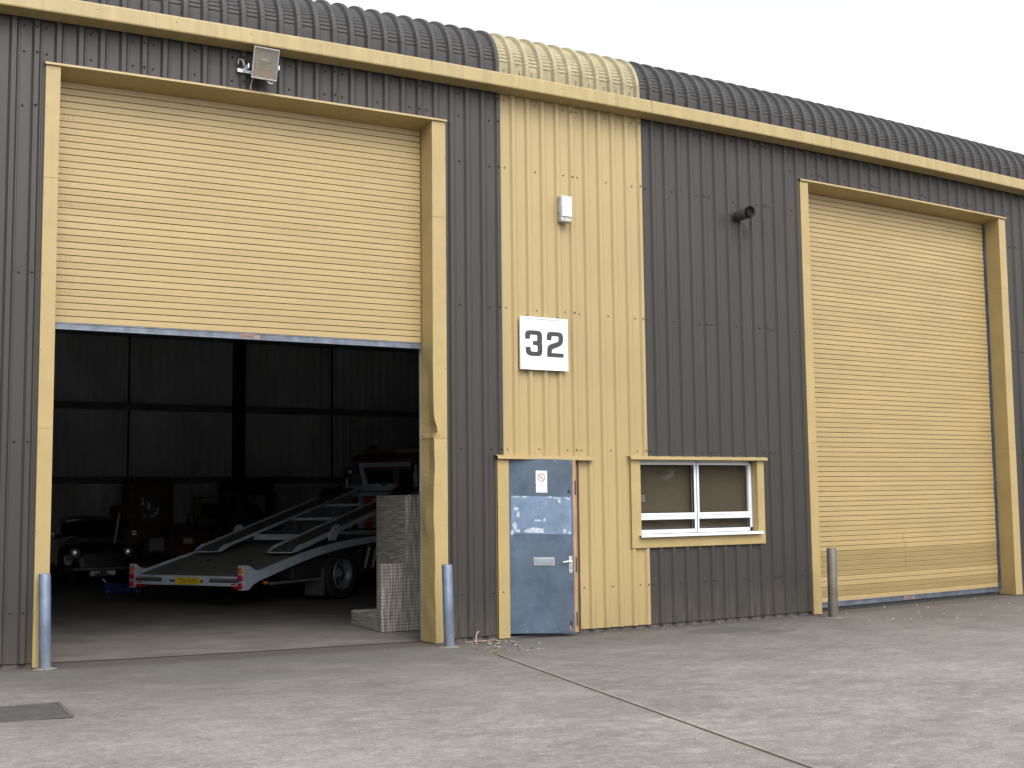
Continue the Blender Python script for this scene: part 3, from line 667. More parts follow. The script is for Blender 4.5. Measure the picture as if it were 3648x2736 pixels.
D3=[(568,742),(568,655),(580,622),(605,602),(640,597),(785,605),(825,620),(848,648),(855,685),(855,785),(852,805),(843,820),(853,838),(857,862),(857,965),(848,1003),(825,1028),(790,1037),(655,1030),(615,1018),(588,990),(576,955),(573,878),(657,880),(660,935),(667,952),(682,957),(752,961),(768,958),(775,945),(773,872),(767,858),(752,852),(697,848),(695,780),(752,779),(766,773),(770,760),(770,695),(766,682),(752,678),(668,673),(654,678),(650,692),(648,745)]
D2=[(932,765),(932,690),(940,655),(960,632),(990,622),(1140,630),(1175,640),(1200,665),(1212,705),(1212,790),(1200,825),(1175,855),(1130,880),(1045,912),(1025,925),(1018,943),(1014,980),(1218,990),(1218,1062),(935,1047),(937,930),(943,885),(960,855),(990,835),(1105,796),(1124,786),(1133,770),(1133,722),(1129,707),(1115,702),(1033,697),(1018,702),(1013,716),(1012,768)]
def dig(P,name):
    pts=[]
    for a,b in P:
        u=(a-490)/795.; zt=365+55*u; zb=1250+35*u; v=(b-zt)/(zb-zt)
        pts.append((sx0+u*(sx1-sx0),-.0625,sz1-v*(sz1-sz0)))
    mb=MB(); mb.prism(pts,(0,.002,0)); mb.build(name,m_blk,sg)
dig(D3,'digit'); dig(D2,'digit')
mb=MB(); rnd=random.Random(5)
for i in range(9): 
    x=.40+.045*i; wd=rnd.uniform(.012,.03); mb.add([(x-wd,-.0608,sz0+t),(x+wd,-.0608,sz0+t),(x+wd*.4,-.0608,sz0+t+rnd.uniform(.004,.012)),(x-wd*.6,-.0608,sz0+t+rnd.uniform(.003,.008))],[(0,1,2,3)])
mb.build('dirt_streak',mat('grime',(.18,.17,.16),.8),sg)
for c in sg.children: c.data.transform(Matrix.Identity(4))
# white box above the number (emergency light / alarm box)
bx=empty('alarm_box',(.85,-.04,4.68),label='small white plastic alarm box high on the cream wall above the number board',cat='alarm box')
mb=MB(); mb.box(.780,.930,-.115,-.036,4.675,4.985); mb.build('box_body',mat('aged_white_plastic',(.40,.41,.38),.45,vary=.12,scale=9),bx,bevel=.012,seg=3)
mb=MB(); mb.box(.789,.924,-.128,-.114,4.735,4.972); mb.build('box_cover',mat('bright_white_plastic',(.60,.63,.68),.4,vary=.08,scale=7),bx,bevel=.005)
mb=MB(); mb.smooth=True; mb.cyl((.781,-.07,4.775),(.775,-.07,4.775),.008,n=10); mb.build('cable_hole',m_blk,bx)
# flue pipe
fl=empty('flue_pipe',(3.53,0,5.05),label='short dark round flue pipe sticking out of the dark wall above the window',cat='pipe')
mb=MB(); mb.lathe((3.535,.0,5.05),(0,-1,.03),[(0,.072),(.28,.072),(.28,.064),(.265,.064)],28)
mb.smooth=True; mb.build('pipe',mat('sooty_pipe',(.030,.026,.024),.7,metal=.0,vary=.3,scale=14),fl)
mb=MB(); mb.lathe((3.535,-.005,5.05),(0,-1,0),[(0,.078),(.012,.078),(.014,.064)],28); mb.build('collar',m_scr_d,fl)
mb=MB(); mb.lathe((3.535,-.250,5.057),(0,-1,.03),[(0,.070),(.0,.074),(.035,.074),(.036,.068),(.010,.066),(.008,0)],28); mb.build('bore_shade_cap',mat('painted_bore_shade',(.006,.006,.007),.8,spec=.2),fl)  # bore capped and coloured black in place of the shade inside
# floodlight
fd=empty('floodlight',(-2.83,-.04,5.76),label='square floodlight with dusty glass on a white bracket above the open left shutter',cat='floodlight')
TL=radians(17)
def flx(p):
    x,y,z=p; yy=y*cos(TL)-z*sin(TL); zz=y*sin(TL)+z*cos(TL)
    return Vector((-2.842+x,-.215-0.0+yy,5.885+zz))
mb=MB()
mb.add([(-.13,0,-.15),(.13,0,-.15),(.13,0,.15),(-.13,0,.15),(-.10,.10,-.11),(.10,.10,-.11),(.10,.10,.10),(-.10,.10,.10)],[(4,5,6,7),(0,4,7,3),(1,2,6,5),(3,7,6,2),(0,1,5,4)])
mb.xf(flx); mb.build('lamp_housing',mat('weathered_lamp_housing',(.23,.20,.16),.55,metal=.4,vary=.2,scale=14),fd,bevel=.012)
mb=MB(); t=.012
mb.box(-.135,.135,-.014,.002,.143,.158); mb.box(-.135,.135,-.014,.002,-.158,-.143); mb.box(-.135,-.122,-.014,.002,-.143,.143); mb.box(.122,.135,-.014,.002,-.143,.143)
mb.xf(flx); mb.build('lamp_rim',mat('worn_alloy_rim',(.45,.46,.46),.4,metal=.6,vary=.2,scale=18),fd,bevel=.003)
mb=MB(); mb.add([(-.122,.0,-.143),(.122,.0,-.143),(.122,.0,.143),(-.122,.0,.143),(-.085,.07,-.05),(.085,.07,-.05),(.085,.07,.09),(-.085,.07,.09)],[(4,5,6,7),(0,4,7,3),(1,2,6,5),(3,7,6,2)])
mb.cm=1; mb.add([(-.122,.0,-.143),(.122,.0,-.143),(.085,.07,-.05),(-.085,.07,-.05)],[(0,1,2,3)])
mb.xf(flx); mb.build('reflector',[mat('dusty_reflector',(.52,.50,.38),.45,metal=.25,vary=.1,scale=8),mat('rust_reflector',(.38,.15,.06),.6,vary=.25,scale=12)],fd)
mb=MB(); mb.smooth=True; mb.cyl((-.04,.035,.035),(.035,.035,.035),.018,n=14); mb.cm=1; mb.cyl((.035,.035,.035),(.062,.035,.030),.021,n=14)
mb.xf(flx); mb.build('bulb',[mat('frosted_bulb',(.55,.54,.46),.3),m_dgal],fd)
mf=bpy.data.materials.new('dusty_lamp_glass'); mf.use_nodes=True; n=mf.node_tree; n.nodes.clear(); o_=n.nodes.new('ShaderNodeOutputMaterial'); d_=n.nodes.new('ShaderNodeBsdfDiffuse'); d_.inputs[0].default_value=(.26,.25,.20,1)
g_=n.nodes.new('ShaderNodeBsdfGlossy'); g_.inputs['Roughness'].default_value=.2; t_=n.nodes.new('ShaderNodeBsdfTransparent'); m1=n.nodes.new('ShaderNodeMixShader'); m1.inputs[0].default_value=.28; m2=n.nodes.new('ShaderNodeMixShader'); m2.inputs[0].default_value=.10
n.links.new(t_.outputs[0],m1.inputs[1]); n.links.new(d_.outputs[0],m1.inputs[2]); n.links.new(m1.outputs[0],m2.inputs[1]); n.links.new(g_.outputs[0],m2.inputs[2]); n.links.new(m2.outputs[0],o_.inputs[0])
mb=MB(); mb.box(-.1215,.1215,-.006,-.003,-.1425,.1425); mb.xf(flx); mb.build('glass',mf,fd)
mb=MB(); mb.box(-3.07,-3.01,-.044,-.036,5.82,5.855); mb.box(-2.70,-2.655,-.044,-.034,5.845,5.89); mb.box(-3.02,-3.012,-.22,-.036,5.815,5.86); mb.box(-2.70,-2.692,-.22,-.036,5.845,5.89); mb.box(-3.012,-2.70,-.044,-.036,5.82,5.85)
mb.build('bracket',mat('white_bracket',(.78,.80,.88),.35,metal=.3,vary=.08),fd)
mb=MB(); mb.smooth=True; mb.tube([(-3.02,-.10,5.87),(-3.035,-.09,5.93),(-3.06,-.05,5.95),(-3.065,-.04,5.90)],.006,6); mb.build('cable',mat('grubby_cable',(.55,.50,.42),.5),fd); m_wc=mat('white_cable',(.7,.7,.72),.4); mb=MB(); mb.smooth=True; mb.tube([(-2.80,-.16,5.73),(-2.77,-.17,5.705),(-2.74,-.16,5.715)],.005,6); mb.build('cable',m_wc,fd)
mb=MB(); mb.smooth=True; mb.tube([(-2.93,-.10,5.75),(-2.93,-.038,5.70),(-2.93,-.036,5.66)],.004,6)
mb.build('cable',m_wc,fd)

# ------------------------------------------------------------------ bollards
m_bol=dirt_low(mat('galvanised_bollard',(.145,.185,.255),.42,metal=.35,vary=.2,scale=6,fine=.2,stretch=(1,1,.6)),0,.25,(.25,.24,.22),.6)
m_bolr=dirt_low(mat('dull_grey_bollard',(.125,.125,.11),.5,metal=.3,vary=.25,scale=4,fine=.2,c2=(.09,.072,.05)),0,.3,(.13,.11,.07),.6)
bs=[(-4.82,-.12,.85,.052,-.022,m_bol,'blue grey steel bollard at the far left edge of the open doorway'),
    (-.862,-.373,.855,.056,-.022,m_bol,'blue grey steel bollard between the open doorway and the entrance door'),
    (4.548,-.457,.87,.061,.008,m_bolr,'dull brownish grey steel bollard before the closed right shutter')]
b0=None
for i,(x,y,h,r,lean,mm,lab) in enumerate(bs):
    def post():
        root=empty('bollard',(x,y,gz(x)),label=lab,cat='bollard',group='steel bollards guarding the shutter doors')
        mb=MB(); zb=gz(x)
        mb.lathe((x,y,zb-.02),(0,0,1),[(0,r),(h+.01,r),(h+.016,r*.93),(h+.010,r*.86),(h-.02,r*.85),(h-.02,0)],28)
        mb.xf(lambda p: Vector((p.x+(p.z-zb)/h*lean,p.y,p.z)))
        mb.build('post',mm,root)
        mb=MB(); rr=random.Random(i+3); n=22
        pts=[(x+(r+.05+rr.uniform(-.02,.02))*cos(2*pi*k/n),y+(r+.05+rr.uniform(-.02,.02))*sin(2*pi*k/n),zb+.001) for k in range(n)]
        top=[(x+(r+.012)*cos(2*pi*k/n),y+(r+.012)*sin(2*pi*k/n),zb+.012) for k in range(n)]
        mb.add(pts+top,[(k,(k+1)%n,(k+1)%n+n,k+n) for k in range(n)]+[tuple(n+k for k in range(n))])
        mb.build('concrete_collar',mat('pale_mortar',(.18,.165,.14),.9,vary=.2,scale=12),root)
    post()

# manhole cover
mb=MB()
zc=gz(-5.5)
cv=empty('manhole_cover',(-5.6,-2.6,zc),label='dark rectangular iron access cover set flush in the concrete at the left',cat='cover')
ang=radians(-4)
def cvx(p): return Vector((-5.14+p.x*cos(ang)-p.y*sin(ang),-2.33+p.x*sin(ang)+p.y*cos(ang),zc+p.z))
mb.box(-1.2,-.03,-.66,-.03,.001,.007); mb.xf(cvx); mb.build('cover_plate',mat('cast_iron_cover',(.075,.07,.066),.7,vary=.2,scale=6,bump=.5,bscale=30),cv)
mb=MB(); mb.box(-1.23,0,-.028,0,.0,.010); mb.box(-1.23,0,-.69,-.662,.0,.010); mb.box(-.028,0,-.662,-.028,.0,.010); mb.box(-1.23,-1.202,-.662,-.028,0,.010); mb.xf(cvx); mb.build('cover_frame',mat('cover_frame_iron',(.085,.08,.075),.7,vary=.2),cv)

# ------------------------------------------------------------------ litter (nobody could count it)
m_chip=mat('pale_chips',(.48,.46,.43),.7,vary=.2,scale=30); m_leafl=mat('dry_leaves',(.14,.085,.04),.8,vary=.3,scale=30)
rnd=random.Random(21); mb=MB()
def chip(x,y,s,m):
    mb.cm=m; z=gz(x)+.002; n=5; a0=rnd.uniform(0,6.3)
    pts=[(x+s*rnd.uniform(.5,1.1)*cos(a0+2*pi*k/n),y+s*.8*rnd.uniform(.5,1.1)*sin(a0+2*pi*k/n),z) for k in range(n)]
    mb.prism(pts,(rnd.uniform(-.002,.002),rnd.uniform(-.002,.002),s*.35))
for i in range(150):
    x=rnd.choice((rnd.uniform(.95,4.6),rnd.uniform(-.7,0))); chip(x,-.02-abs(rnd.gauss(.05,.08)),rnd.uniform(.004,.011),rnd.choice((0,1,2)))
for i in range(38): chip(rnd.uniform(4.6,9.2),rnd.uniform(-1.6,.15),rnd.uniform(.007,.022),0)
for i in range(170): chip(rnd.uniform(-5.5,9),-rnd.uniform(.1,1)**1.6*7,rnd.uniform(.003,.007),rnd.choice((0,1,2,2,2)))
for i in range(70): chip(rnd.gauss(-.30,.22),-.12-abs(rnd.gauss(.12,.16)),rnd.uniform(.006,.018),rnd.choice((1,1,2,0)))
for i in range(22): chip(-.75+rnd.uniform(0,.6),rnd.uniform(-1.1,-.5),rnd.uniform(.008,.02),rnd.choice((0,1)))
lt=mb.build('litter',[m_chip,m_leafl,mat('grit',(.10,.09,.08),.9)]); tag(lt,'pale chips, grit and dead leaves strewn along the wall foot','litter',kind='stuff')
# dead weed
mb=MB(); rnd=random.Random(9); mb.smooth=True
wx,wy=-.33,-.09
for i in range(46):
    a=rnd.uniform(0,2*pi); l=rnd.uniform(.06,.20); p=Vector((wx+rnd.uniform(-.10,.12),wy+rnd.uniform(-.05,.04),gz(wx)+.002)); pts=[p]
    d=Vector((cos(a),sin(a)*.5,rnd.uniform(.15,.5))).normalized()
    for k in range(4): d=(d+Vector((0,0,-.28))+Vector((rnd.uniform(-.2,.2),rnd.uniform(-.2,.2),0))).normalized(); p=p+d*l/4; p.z=max(p.z,gz(wx)+.004); pts.append(p.copy())
    mb.cm=0 if i%3 else 1; mb.tube(pts,rnd.uniform(.0015,.0035),5)
mb.cm=1; mb.tube([(-.50,-.30,gz(-.5)+.005),(-.47,-.24,gz(-.5)+.05),(-.42,-.17,gz(-.5)+.10),(-.37,-.13,gz(-.5)+.115)],.005,6)
single('dead_weed',mb,[mat('dead_stalk',(.10,.06,.05),.9,vary=.3,scale=20),mat('pale_straw',(.42,.34,.25),.9,vary=.2,scale=20)],(wx,wy,gz(wx)),label='clump of dead weed stalks at the wall foot beside the middle bollard',cat='dead weed')
mb=MB(); rnd=random.Random(2)
for i in range(60):
    a=rnd.uniform(0,2*pi); r=rnd.uniform(0,.05); x=-.78+r*cos(a); y=-1.17+r*sin(a); h=rnd.uniform(.01,.028)
    b=rnd.uniform(0,6.3); z=gz(x)
    mb.add([(x-.005*cos(b),y-.005*sin(b),z),(x+.005*cos(b),y+.005*sin(b),z),(x+.01*sin(b),y+.01*cos(b),z+h)],[(0,1,2)])
single('moss_tuft',mb,mat('green_moss',(.20,.19,.04),.9,vary=.3,scale=30),(-.78,-1.17,gz(-.78)),label='tiny yellow green weed at the near-wall end of the ground joint',cat='weed')

# ------------------------------------------------------------------ wicker seat unit stood on end in the doorway
def wicker(name,horizontal=False):
    m=bpy.data.materials.new(name); m.use_nodes=True; n=m.node_tree;L=n.links;b=n.nodes['Principled BSDF']; N=n.nodes.new
    tc=N('ShaderNodeTexCoord'); sp=N('ShaderNodeSeparateXYZ'); L.new(tc.outputs['Object'],sp.inputs[0])
    ad=N('ShaderNodeMath'); L.new(sp.outputs[0],ad.inputs[0]); L.new(sp.outputs[1],ad.inputs[1])
    def M_(op,a,b_):
        x=N('ShaderNodeMath'); x.operation=op
        for i,q in ((0,a),(1,b_)):
            if isinstance(q,(int,float)): x.inputs[i].default_value=q
            elif q is not None: L.new(q,x.inputs[i])
        return x.outputs[0]
    u=ad.outputs[0]; v=sp.outputs[2]
    pu,pv=.040,.042
    if horizontal: pu,pv=.075,.019
    su=M_('ABSOLUTE',M_('SINE',M_('MULTIPLY',u,pi/pu),None),0); sv=M_('ABSOLUTE',M_('SINE',M_('MULTIPLY',v,pi/pv),None),0)
    gap=M_('MINIMUM',M_('POWER',su,.5 if not horizontal else .22),M_('POWER',sv,.5))
    no=N('ShaderNodeTexNoise'); no.inputs['Scale'].default_value=14; no.inputs['Detail'].default_value=3
    mp=N('ShaderNodeMapping'); mp.inputs['Scale'].default_value=(2.2,2.2,.25) if not horizontal else (.25,.25,4.5); L.new(tc.outputs['Object'],mp.inputs[0]); L.new(mp.outputs[0],no.inputs['Vector'])
    rp=N('ShaderNodeValToRGB'); rp.color_ramp.elements[0].position=.35; rp.color_ramp.elements[0].color=(.165,.15,.132,1); rp.color_ramp.elements[1].position=.66; rp.color_ramp.elements[1].color=(.39,.36,.315,1); L.new(no.outputs[0],rp.inputs[0])
    mx=N('ShaderNodeMixRGB'); mx.blend_type='MIX'; mx.inputs[1].default_value=(.060,.053,.048,1); L.new(rp.outputs[0],mx.inputs[2])
    mr=N('ShaderNodeMapRange'); mr.inputs[1].default_value=.25; mr.inputs[2].default_value=.62; L.new(gap,mr.inputs[0]); L.new(mr.outputs[0],mx.inputs[0]); L.new(mx.outputs[0],b.inputs['Base Color'])
    bp=N('ShaderNodeBump'); bp.inputs['Strength'].default_value=.8; bp.inputs['Distance'].default_value=.006; L.new(gap,bp.inputs['Height']); L.new(bp.outputs[0],b.inputs['Normal'])
    b.inputs['Roughness'].default_value=.55; return m
mw1=wicker('grey_wicker_grid'); mw2=wicker('grey_wicker_bands',True)
sf=empty('wicker_sofa_unit',(-.55,1.6,gz(-.6)+.004),label='grey brown woven wicker sofa unit stood on end beside the right doorway jamb',cat='sofa unit')
zf=gz(-.6)+.004; tw=radians(-5)
def sfx(p):
    x,y,z=p; return Vector((-.83+x*cos(tw)-y*sin(tw),1.335+x*sin(tw)+y*cos(tw)+x*.10,zf+z))
mb=MB(); mb.box(0,.62,0,.165,.0,.785); mb.xf(sfx); mb.build('seat_panel',mw1,sf,bevel=.016,seg=3)
mb=MB(); mb.box(.318,.62,.002,1.02,.06,1.585); mb.cm=0
for k,fi in enumerate(mb.f): 
    mb.m[k]=1 if k==5 else 0
mb.xf(sfx); mb.build('tall_panel',[mw1,mw2],sf,bevel=.018,seg=3)
mb=MB(); mb.box(.004,.60,.17,1.10,.0,.185); mb.xf(sfx); mb.build('low_panel',mw2,sf,bevel=.014,seg=3)
mb=MB(); mb.box(.16,.24,.42,.56,.186,.190); mb.xf(sfx); mb.build('paper_tag',mat('white_paper_tag',(.75,.75,.75),.6),sf)

# ------------------------------------------------------------------ recovery truck (local x runs forward from the tail, y to its left)
m_tw=mat('white_truck_paint',(.50,.58,.68),.4,vary=.10,scale=5,fine=.1)
m_deck=mat('checker_plate_deck',(.30,.29,.27),.5,metal=.3,vary=.2,scale=3)
def checker(m,sc_=34,amt=.5):
    n=m.node_tree;L=n.links;b=n.nodes['Principled BSDF'];N=n.nodes.new;tc=N('ShaderNodeTexCoord');mp=N('ShaderNodeMapping');mp.inputs['Rotation'].default_value=(0,0,pi/4)
    L.new(tc.outputs['Object'],mp.inputs[0]);c=N('ShaderNodeTexVoronoi');c.inputs['Scale'].default_value=sc_;c.inputs['Randomness'].default_value=0;L.new(mp.outputs[0],c.inputs['Vector'])
    r=N('ShaderNodeMapRange');r.inputs[1].default_value=.35;r.inputs[2].default_value=.2;L.new(c.outputs['Distance'],r.inputs[0])
    mx=N('ShaderNodeMixRGB');mx.inputs[2].default_value=(.36,.35,.33,1);f=N('ShaderNodeMath');f.operation='MULTIPLY';f.inputs[1].default_value=amt;L.new(r.outputs[0],f.inputs[0]);L.new(f.outputs[0],mx.inputs[0])
    L.new(b.inputs['Base Color'].links[0].from_socket,mx.inputs[1]);L.new(mx.outputs[0],b.inputs['Base Color'])
    bp=N('ShaderNodeBump');bp.inputs['Strength'].default_value=.6;bp.inputs['Distance'].default_value=.004;L.new(r.outputs[0],bp.inputs['Height']);L.new(bp.outputs[0],b.inputs['Normal'])
checker(m_deck)
m_ramp=mat('dark_ramp_plate',(.19,.18,.165),.5,metal=.3,vary=.2,scale=3); checker(m_ramp,26,.45)
m_tyre=mat('black_tyre',(.022,.022,.023),.75,vary=.2,scale=8)
m_rimt=mat('grey_wheel_rim',(.22,.24,.26),.45,metal=.4,vary=.2,scale=6)
m_chas=mat('black_chassis',(.03,.03,.032),.6,vary=.2)
m_lred=mat('red_lens',(.50,.015,.03),.2,coat=.4,vary=.05); m_lamb=mat('amber_lens',(.75,.20,.02),.2,coat=.4,vary=.05)
m_plate=mat('yellow_number_plate',(.78,.55,.02),.4,vary=.05)
m_cabred=mat('dark_red_cab_paint',(.14,.018,.018),.35,coat=.3,vary=.08)
m_stripe=mat('reflective_red',(.62,.02,.03),.4,vary=.05)
TH=radians(90-58.76)
tk=empty('recovery_truck',(-1.12,5.19,-.05),TH,local=True,label='white vehicle recovery truck with sloping bed and two raised ramps inside the dark doorway',cat='truck')
ZB=-.05
def tb(mb,name,m,parent=None,**k):
    mb.v=[(x,y,z-ZB) for x,y,z in mb.v]; o=mb.build(name,m,None,**k); o.parent=parent or tk; _loc[o.name]=(0,0,0); return o
W=2.155
prof=[(0,.435),(.12,.462),(.28,.505),(.79,.612),(1.25,.705),(1.69,.780),(2.2,.842),(2.7,.882),(3.2,.905),(5.25,.912)]
mb=MB(); a=[(s,.03,z-.03) for s,z in prof]; mb.add(a+[(s,W-.03,z-.03) for s,_,z in [(p[0],0,p[1]) for p in prof]],[(i,i+1,len(a)+i+1,len(a)+i) for i in range(len(a)-1)])
a=[(s,.03,z-.06) for s,z in prof]; mb.add(a+[(s,W-.03,z-.06) for s,z in prof],[(i+1,i,len(a)+i,len(a)+i+1) for i in range(len(a)-1)])
tb(mb,'bed_deck',m_deck)
for y0 in (0,W-.035):
    mb=MB(); up=[(s,y0,z+.004) for s,z in prof]; dn=[(s,y0,z-.150+.052*min(1,s/3.0)) for s,z in prof]; n=len(up)
    vs=up+dn+[(x,y+.035,z) for x,y,z in up]+[(x,y+.035,z) for x,y,z in dn]
    mb.add(vs,[(i,i+1,n+i+1,n+i) for i in range(n-1)]+[(2*n+i+1,2*n+i,3*n+i,3*n+i+1) for i in range(n-1)]+[(i,2*n+i,2*n+i+1,i+1) for i in range(n-1)]+[(n+i,n+i+1,3*n+i+1,3*n+i) for i in range(n-1)]+[(0,n,3*n,2*n),(n-1,3*n-1,4*n-1,2*n-1)])
    tb(mb,'side_rail',m_tw)
mb=MB(); mb.box(-.02,.0,.10,W-.10,.302,.435); mb.box(0,.05,.10,W-.10,.425,.440); beam=tb(mb,'rear_beam',m_tw,bevel=.003)
for y0,y1 in ((.12,.64),(1.54,2.05)):
    mb=MB(); mb.box(-.024,-.0195,y0,y1,.350,.408); mb.cm=1; mb.box(-.028,-.0235,y0+.01,y1-.01,.376,.402); tb(mb,'rear_slot',[m_chas,mat('slot_shadowed_step',(.16,.16,.16),.6)],beam)
mb=MB(); mb.box(-.030,-.022,.792,1.265,.312,.413); pl=tb(mb,'number_plate',m_plate,beam,bevel=.003)
o=text_mesh('T56 RHM',.098,lambda p:(-.0315,1.028-p.x*.84,.361+p.y-ZB),'plate_lettering',m_blk,None,spacing=1.02); o.parent=beam
for y in (1.305,1.36,.775):
    mb=MB(); mb.lathe((-.02,y,.363),(-1,0,0),[(0,.021),(.012,.019),(.016,0)],12); tb(mb,'plate_lamp',m_chas,beam)
for y in (.20,1.98):
    mb=MB(); mb.box(-.024,-.019,y-.04,y+.04,.318,.338); tb(mb,'rear_reflector',m_lred,beam)
for y in (.17,1.99):
    mb=MB(); mb.box(.03,.06,y-.08,y+.08,.262,.302); tb(mb,'fog_lamp',m_lred)
for y0,sd in ((0,1),(W,-1)):
    mb=MB(); ya,yb=sorted((y0,y0+sd*.105)); 
    mb.box(-.035,-.02,ya,yb,.250,.596)
    yg=y0-.001 if sd>0 else y0-.011
    mb.prism([(-.02,yg,.596),(.09,yg,.590),(.20,yg,.525),(.28,yg,.515),(.30,yg,.36),(.17,yg,.32),(.07,yg,.250),(-.02,yg,.250)],(0,.012,0))
    lb=tb(mb,'tail_lamp_bracket',m_tw,bevel=.002)
    for z,mm in ((.522,m_lamb),(.418,m_lred),(.308,m_lred)):
        mb=MB(); mb.lathe((-.034,y0+sd*.06,z),(-1,0,0),[(0,.048),(.012,.047),(.020,.036),(.024,0)],20); tb(mb,'tail_lamp',mm,lb)
# chassis, guards
for y in (.62,1.44):
    mb=MB(); mb.box(.9,7.0,y,y+.09,.42,.62); tb(mb,'chassis_rail',m_chas)
mb=MB(); mb.box(.62,1.93,.06,.085,.285,.325); tb(mb,'side_guard',mat('grey_side_guard',(.20,.21,.21),.5,metal=.3),bevel=.004)
mb=MB(); mb.box(.48,.56,.045,.075,.305,.345); tb(mb,'side_marker_lamp',m_lamb)
mb=MB(); mb.box(1.2,1.94,.09,.6,.33,.60); tb(mb,'tool_locker',m_chas,bevel=.02)
mb=MB(); mb.box(1.90,1.92,.04,.40,.045,.46); tb(mb,'mud_flap',mat('grey_mud_flap',(.10,.10,.10),.6,vary=.2))
def wheel(x,y,sd,r=.40,wd=.21,dual=True):
    mb=MB(); ax=(0,-sd,0); c=(x,y,r-.052)
    mb.lathe(c,ax,[(-wd,r*.70),(-wd,r*.93),(-wd*.9,r*.99),(-wd*.15,r*.99),(-.015,r*.95),(0,r*.86),(.004,r*.70),(-.012,r*.64),(-.02,r*.6)],40)
    if dual: mb.lathe((x,y+sd*(wd+.03),r-.052),ax,[(-wd,r*.6),(-wd,r*.93),(-wd*.9,r*.99),(-wd*.1,r*.99),(0,r*.9),(0,r*.6)],40)
    w_=tb(mb,'wheel',m_tyre)
    mb=MB(); mb.lathe(c,ax,[(-.02,r*.615),(.012,r*.60),(.008,r*.56),(-.055,r*.50),(-.10,r*.36),(-.10,r*.24),(-.03,r*.20),(-.03,r*.12),(-.01,r*.10),(-.01,0)],36)
    tb(mb,'wheel_rim',m_rimt,w_)
    for k in range(8):
        a=2*pi*k/8; mb=MB(); cx,cz=x+r*.30*cos(a),r-.052+r*.30*sin(a); mb.lathe((cx,y+sd*.10,cz),ax,[(0,.014),(.02,.013),(.024,0)],8); tb(mb,'wheel_nut',m_chas,w_)
wheel(2.40,.03,1); wheel(2.40,W-.03,-1); wheel(6.15,.08,1,dual=False); wheel(6.15,W-.08,-1,dual=False)
mb=MB(); n=16; vs=[]
for i in range(n+1):
    a=pi*(.06+.9*i/n); vs+=[(2.40+.47*cos(a),.02,.35+.47*sin(a)*.92),(2.40+.47*cos(a),.34,.35+.47*sin(a)*.92)]
mb.smooth=True; mb.add(vs,[(2*i,2*i+1,2*i+3,2*i+2) for i in range(n)]); tb(mb,'mud_guard',m_chas)
mb=MB(); mb.box(2.98,4.0,.07,.5,.33,.74); lk=tb(mb,'striped_locker',m_chas,bevel=.01)
for k in range(5):
    x=3.02+.22*k; mb=MB(); mb.prism([(x,.064,.40),(x+.07,.064,.40),(x+.20,.064,.74),(x+.13,.064,.74)],(0,.004,0)); tb(mb,'white_stripe',m_tw,lk)
mb=MB(); mb.box(3.12,3.17,.055,.066,.75,.78); tb(mb,'side_marker_lamp',m_lamb)
# raised ramps
def zr(s): return .82+.2475*(s-1.3)
S1=5.08
for y0,y1 in ((.06,.50),(1.49,1.93)):
    mb=MB(); mb.add([(1.12,y0,.735),(1.12,y1,.735),(1.34,y0,zr(1.34)-.018),(1.34,y1,zr(1.34)-.018),(S1,y0,zr(S1)-.018),(S1,y1,zr(S1)-.018),
        (1.12,y0,.727),(1.12,y1,.727),(1.34,y0,zr(1.34)-.06),(1.34,y1,zr(1.34)-.06),(S1,y0,zr(S1)-.06),(S1,y1,zr(S1)-.06)],
        [(0,1,3,2),(2,3,5,4),(7,6,8,9),(9,8,10,11),(0,6,7,1)])
    rt=tb(mb,'ramp_track',m_ramp)
    mb=MB(); mb.box(1.108,1.125,y0,y1,.722,.740); tb(mb,'ramp_lip',m_tw,rt)
    for yy in (y0-.02,y1):
        lo=.064 if yy<.1 else .036
        mb=MB(); mb.prism([(1.12,yy,.728),(1.19,yy,.792),(1.28,yy,.838),(1.40,yy,zr(1.40)+.012),(S1,yy,zr(S1)+.012),(S1,yy,zr(S1)-lo),(1.45,yy,zr(1.45)-lo),(1.2,yy,.735)],(0,.02,0)); tb(mb,'ramp_rail',m_tw,rt)
    # brackets near the tip
    ye=y0-.05 if y0<1 else y1+.02
    for dx in (0,.075):
        mb=MB(); mb.prism([(2.02+dx,ye,.88),(2.10+dx,ye,.88),(2.21+dx,ye,1.06),(2.20+dx,ye,1.12),(2.15+dx,ye,1.12),(2.02+dx,ye,.96)],(0,.03,0)); tb(mb,'ramp_bracket',m_tw,rt)
    mb=MB(); mb.smooth=True; mb.cyl((2.24,ye,.995),(4.2,ye,.955),.026,n=12); mb.cyl((2.75,ye,.988),(4.2,ye,.955),.036,n=12); tb(mb,'hydraulic_ram',mat('pale_ram',(.45,.50,.55),.3,metal=.4),rt)
for s,h in ((2.0,.085),(3.0,.045),(3.9,.045)):
    mb=MB(); z=zr(s)-.02; mb.box(s,s+.06,.50,1.49,z-h,z); tb(mb,'cross_member',m_tw,bevel=.003)
mb=MB(); mb.bar((2.3,.16,1.03),(4.6,.16,1.0),.05,.05); tb(mb,'dark_pipe',m_chas)
mb=MB(); mb.box(5.05,5.12,.30,1.72,1.665,1.775); mb.box(5.05,5.12,.72,1.35,1.775,1.80); tb(mb,'head_beam',m_tw,bevel=.004)
mb=MB(); mb.box(4.95,5.03,.2,1.75,1.575,1.645); tb(mb,'lower_beam',m_tw,bevel=.004)
for y in (.35,1.58):
    mb=MB(); mb.bar((5.0,y,.9),(5.0,y,1.58),.09,.09); tb(mb,'support_post',m_tw,bevel=.004)
mb=MB(); mb.bar((4.4,.75,.9),(4.4,.75,1.5),.10,.10); tb(mb,'support_post',m_tw)
hf=MB(); hf.box(5.13,5.19,.40,1.62,2.105,2.185); hb=tb(hf,'head_frame',m_tw,bevel=.004)
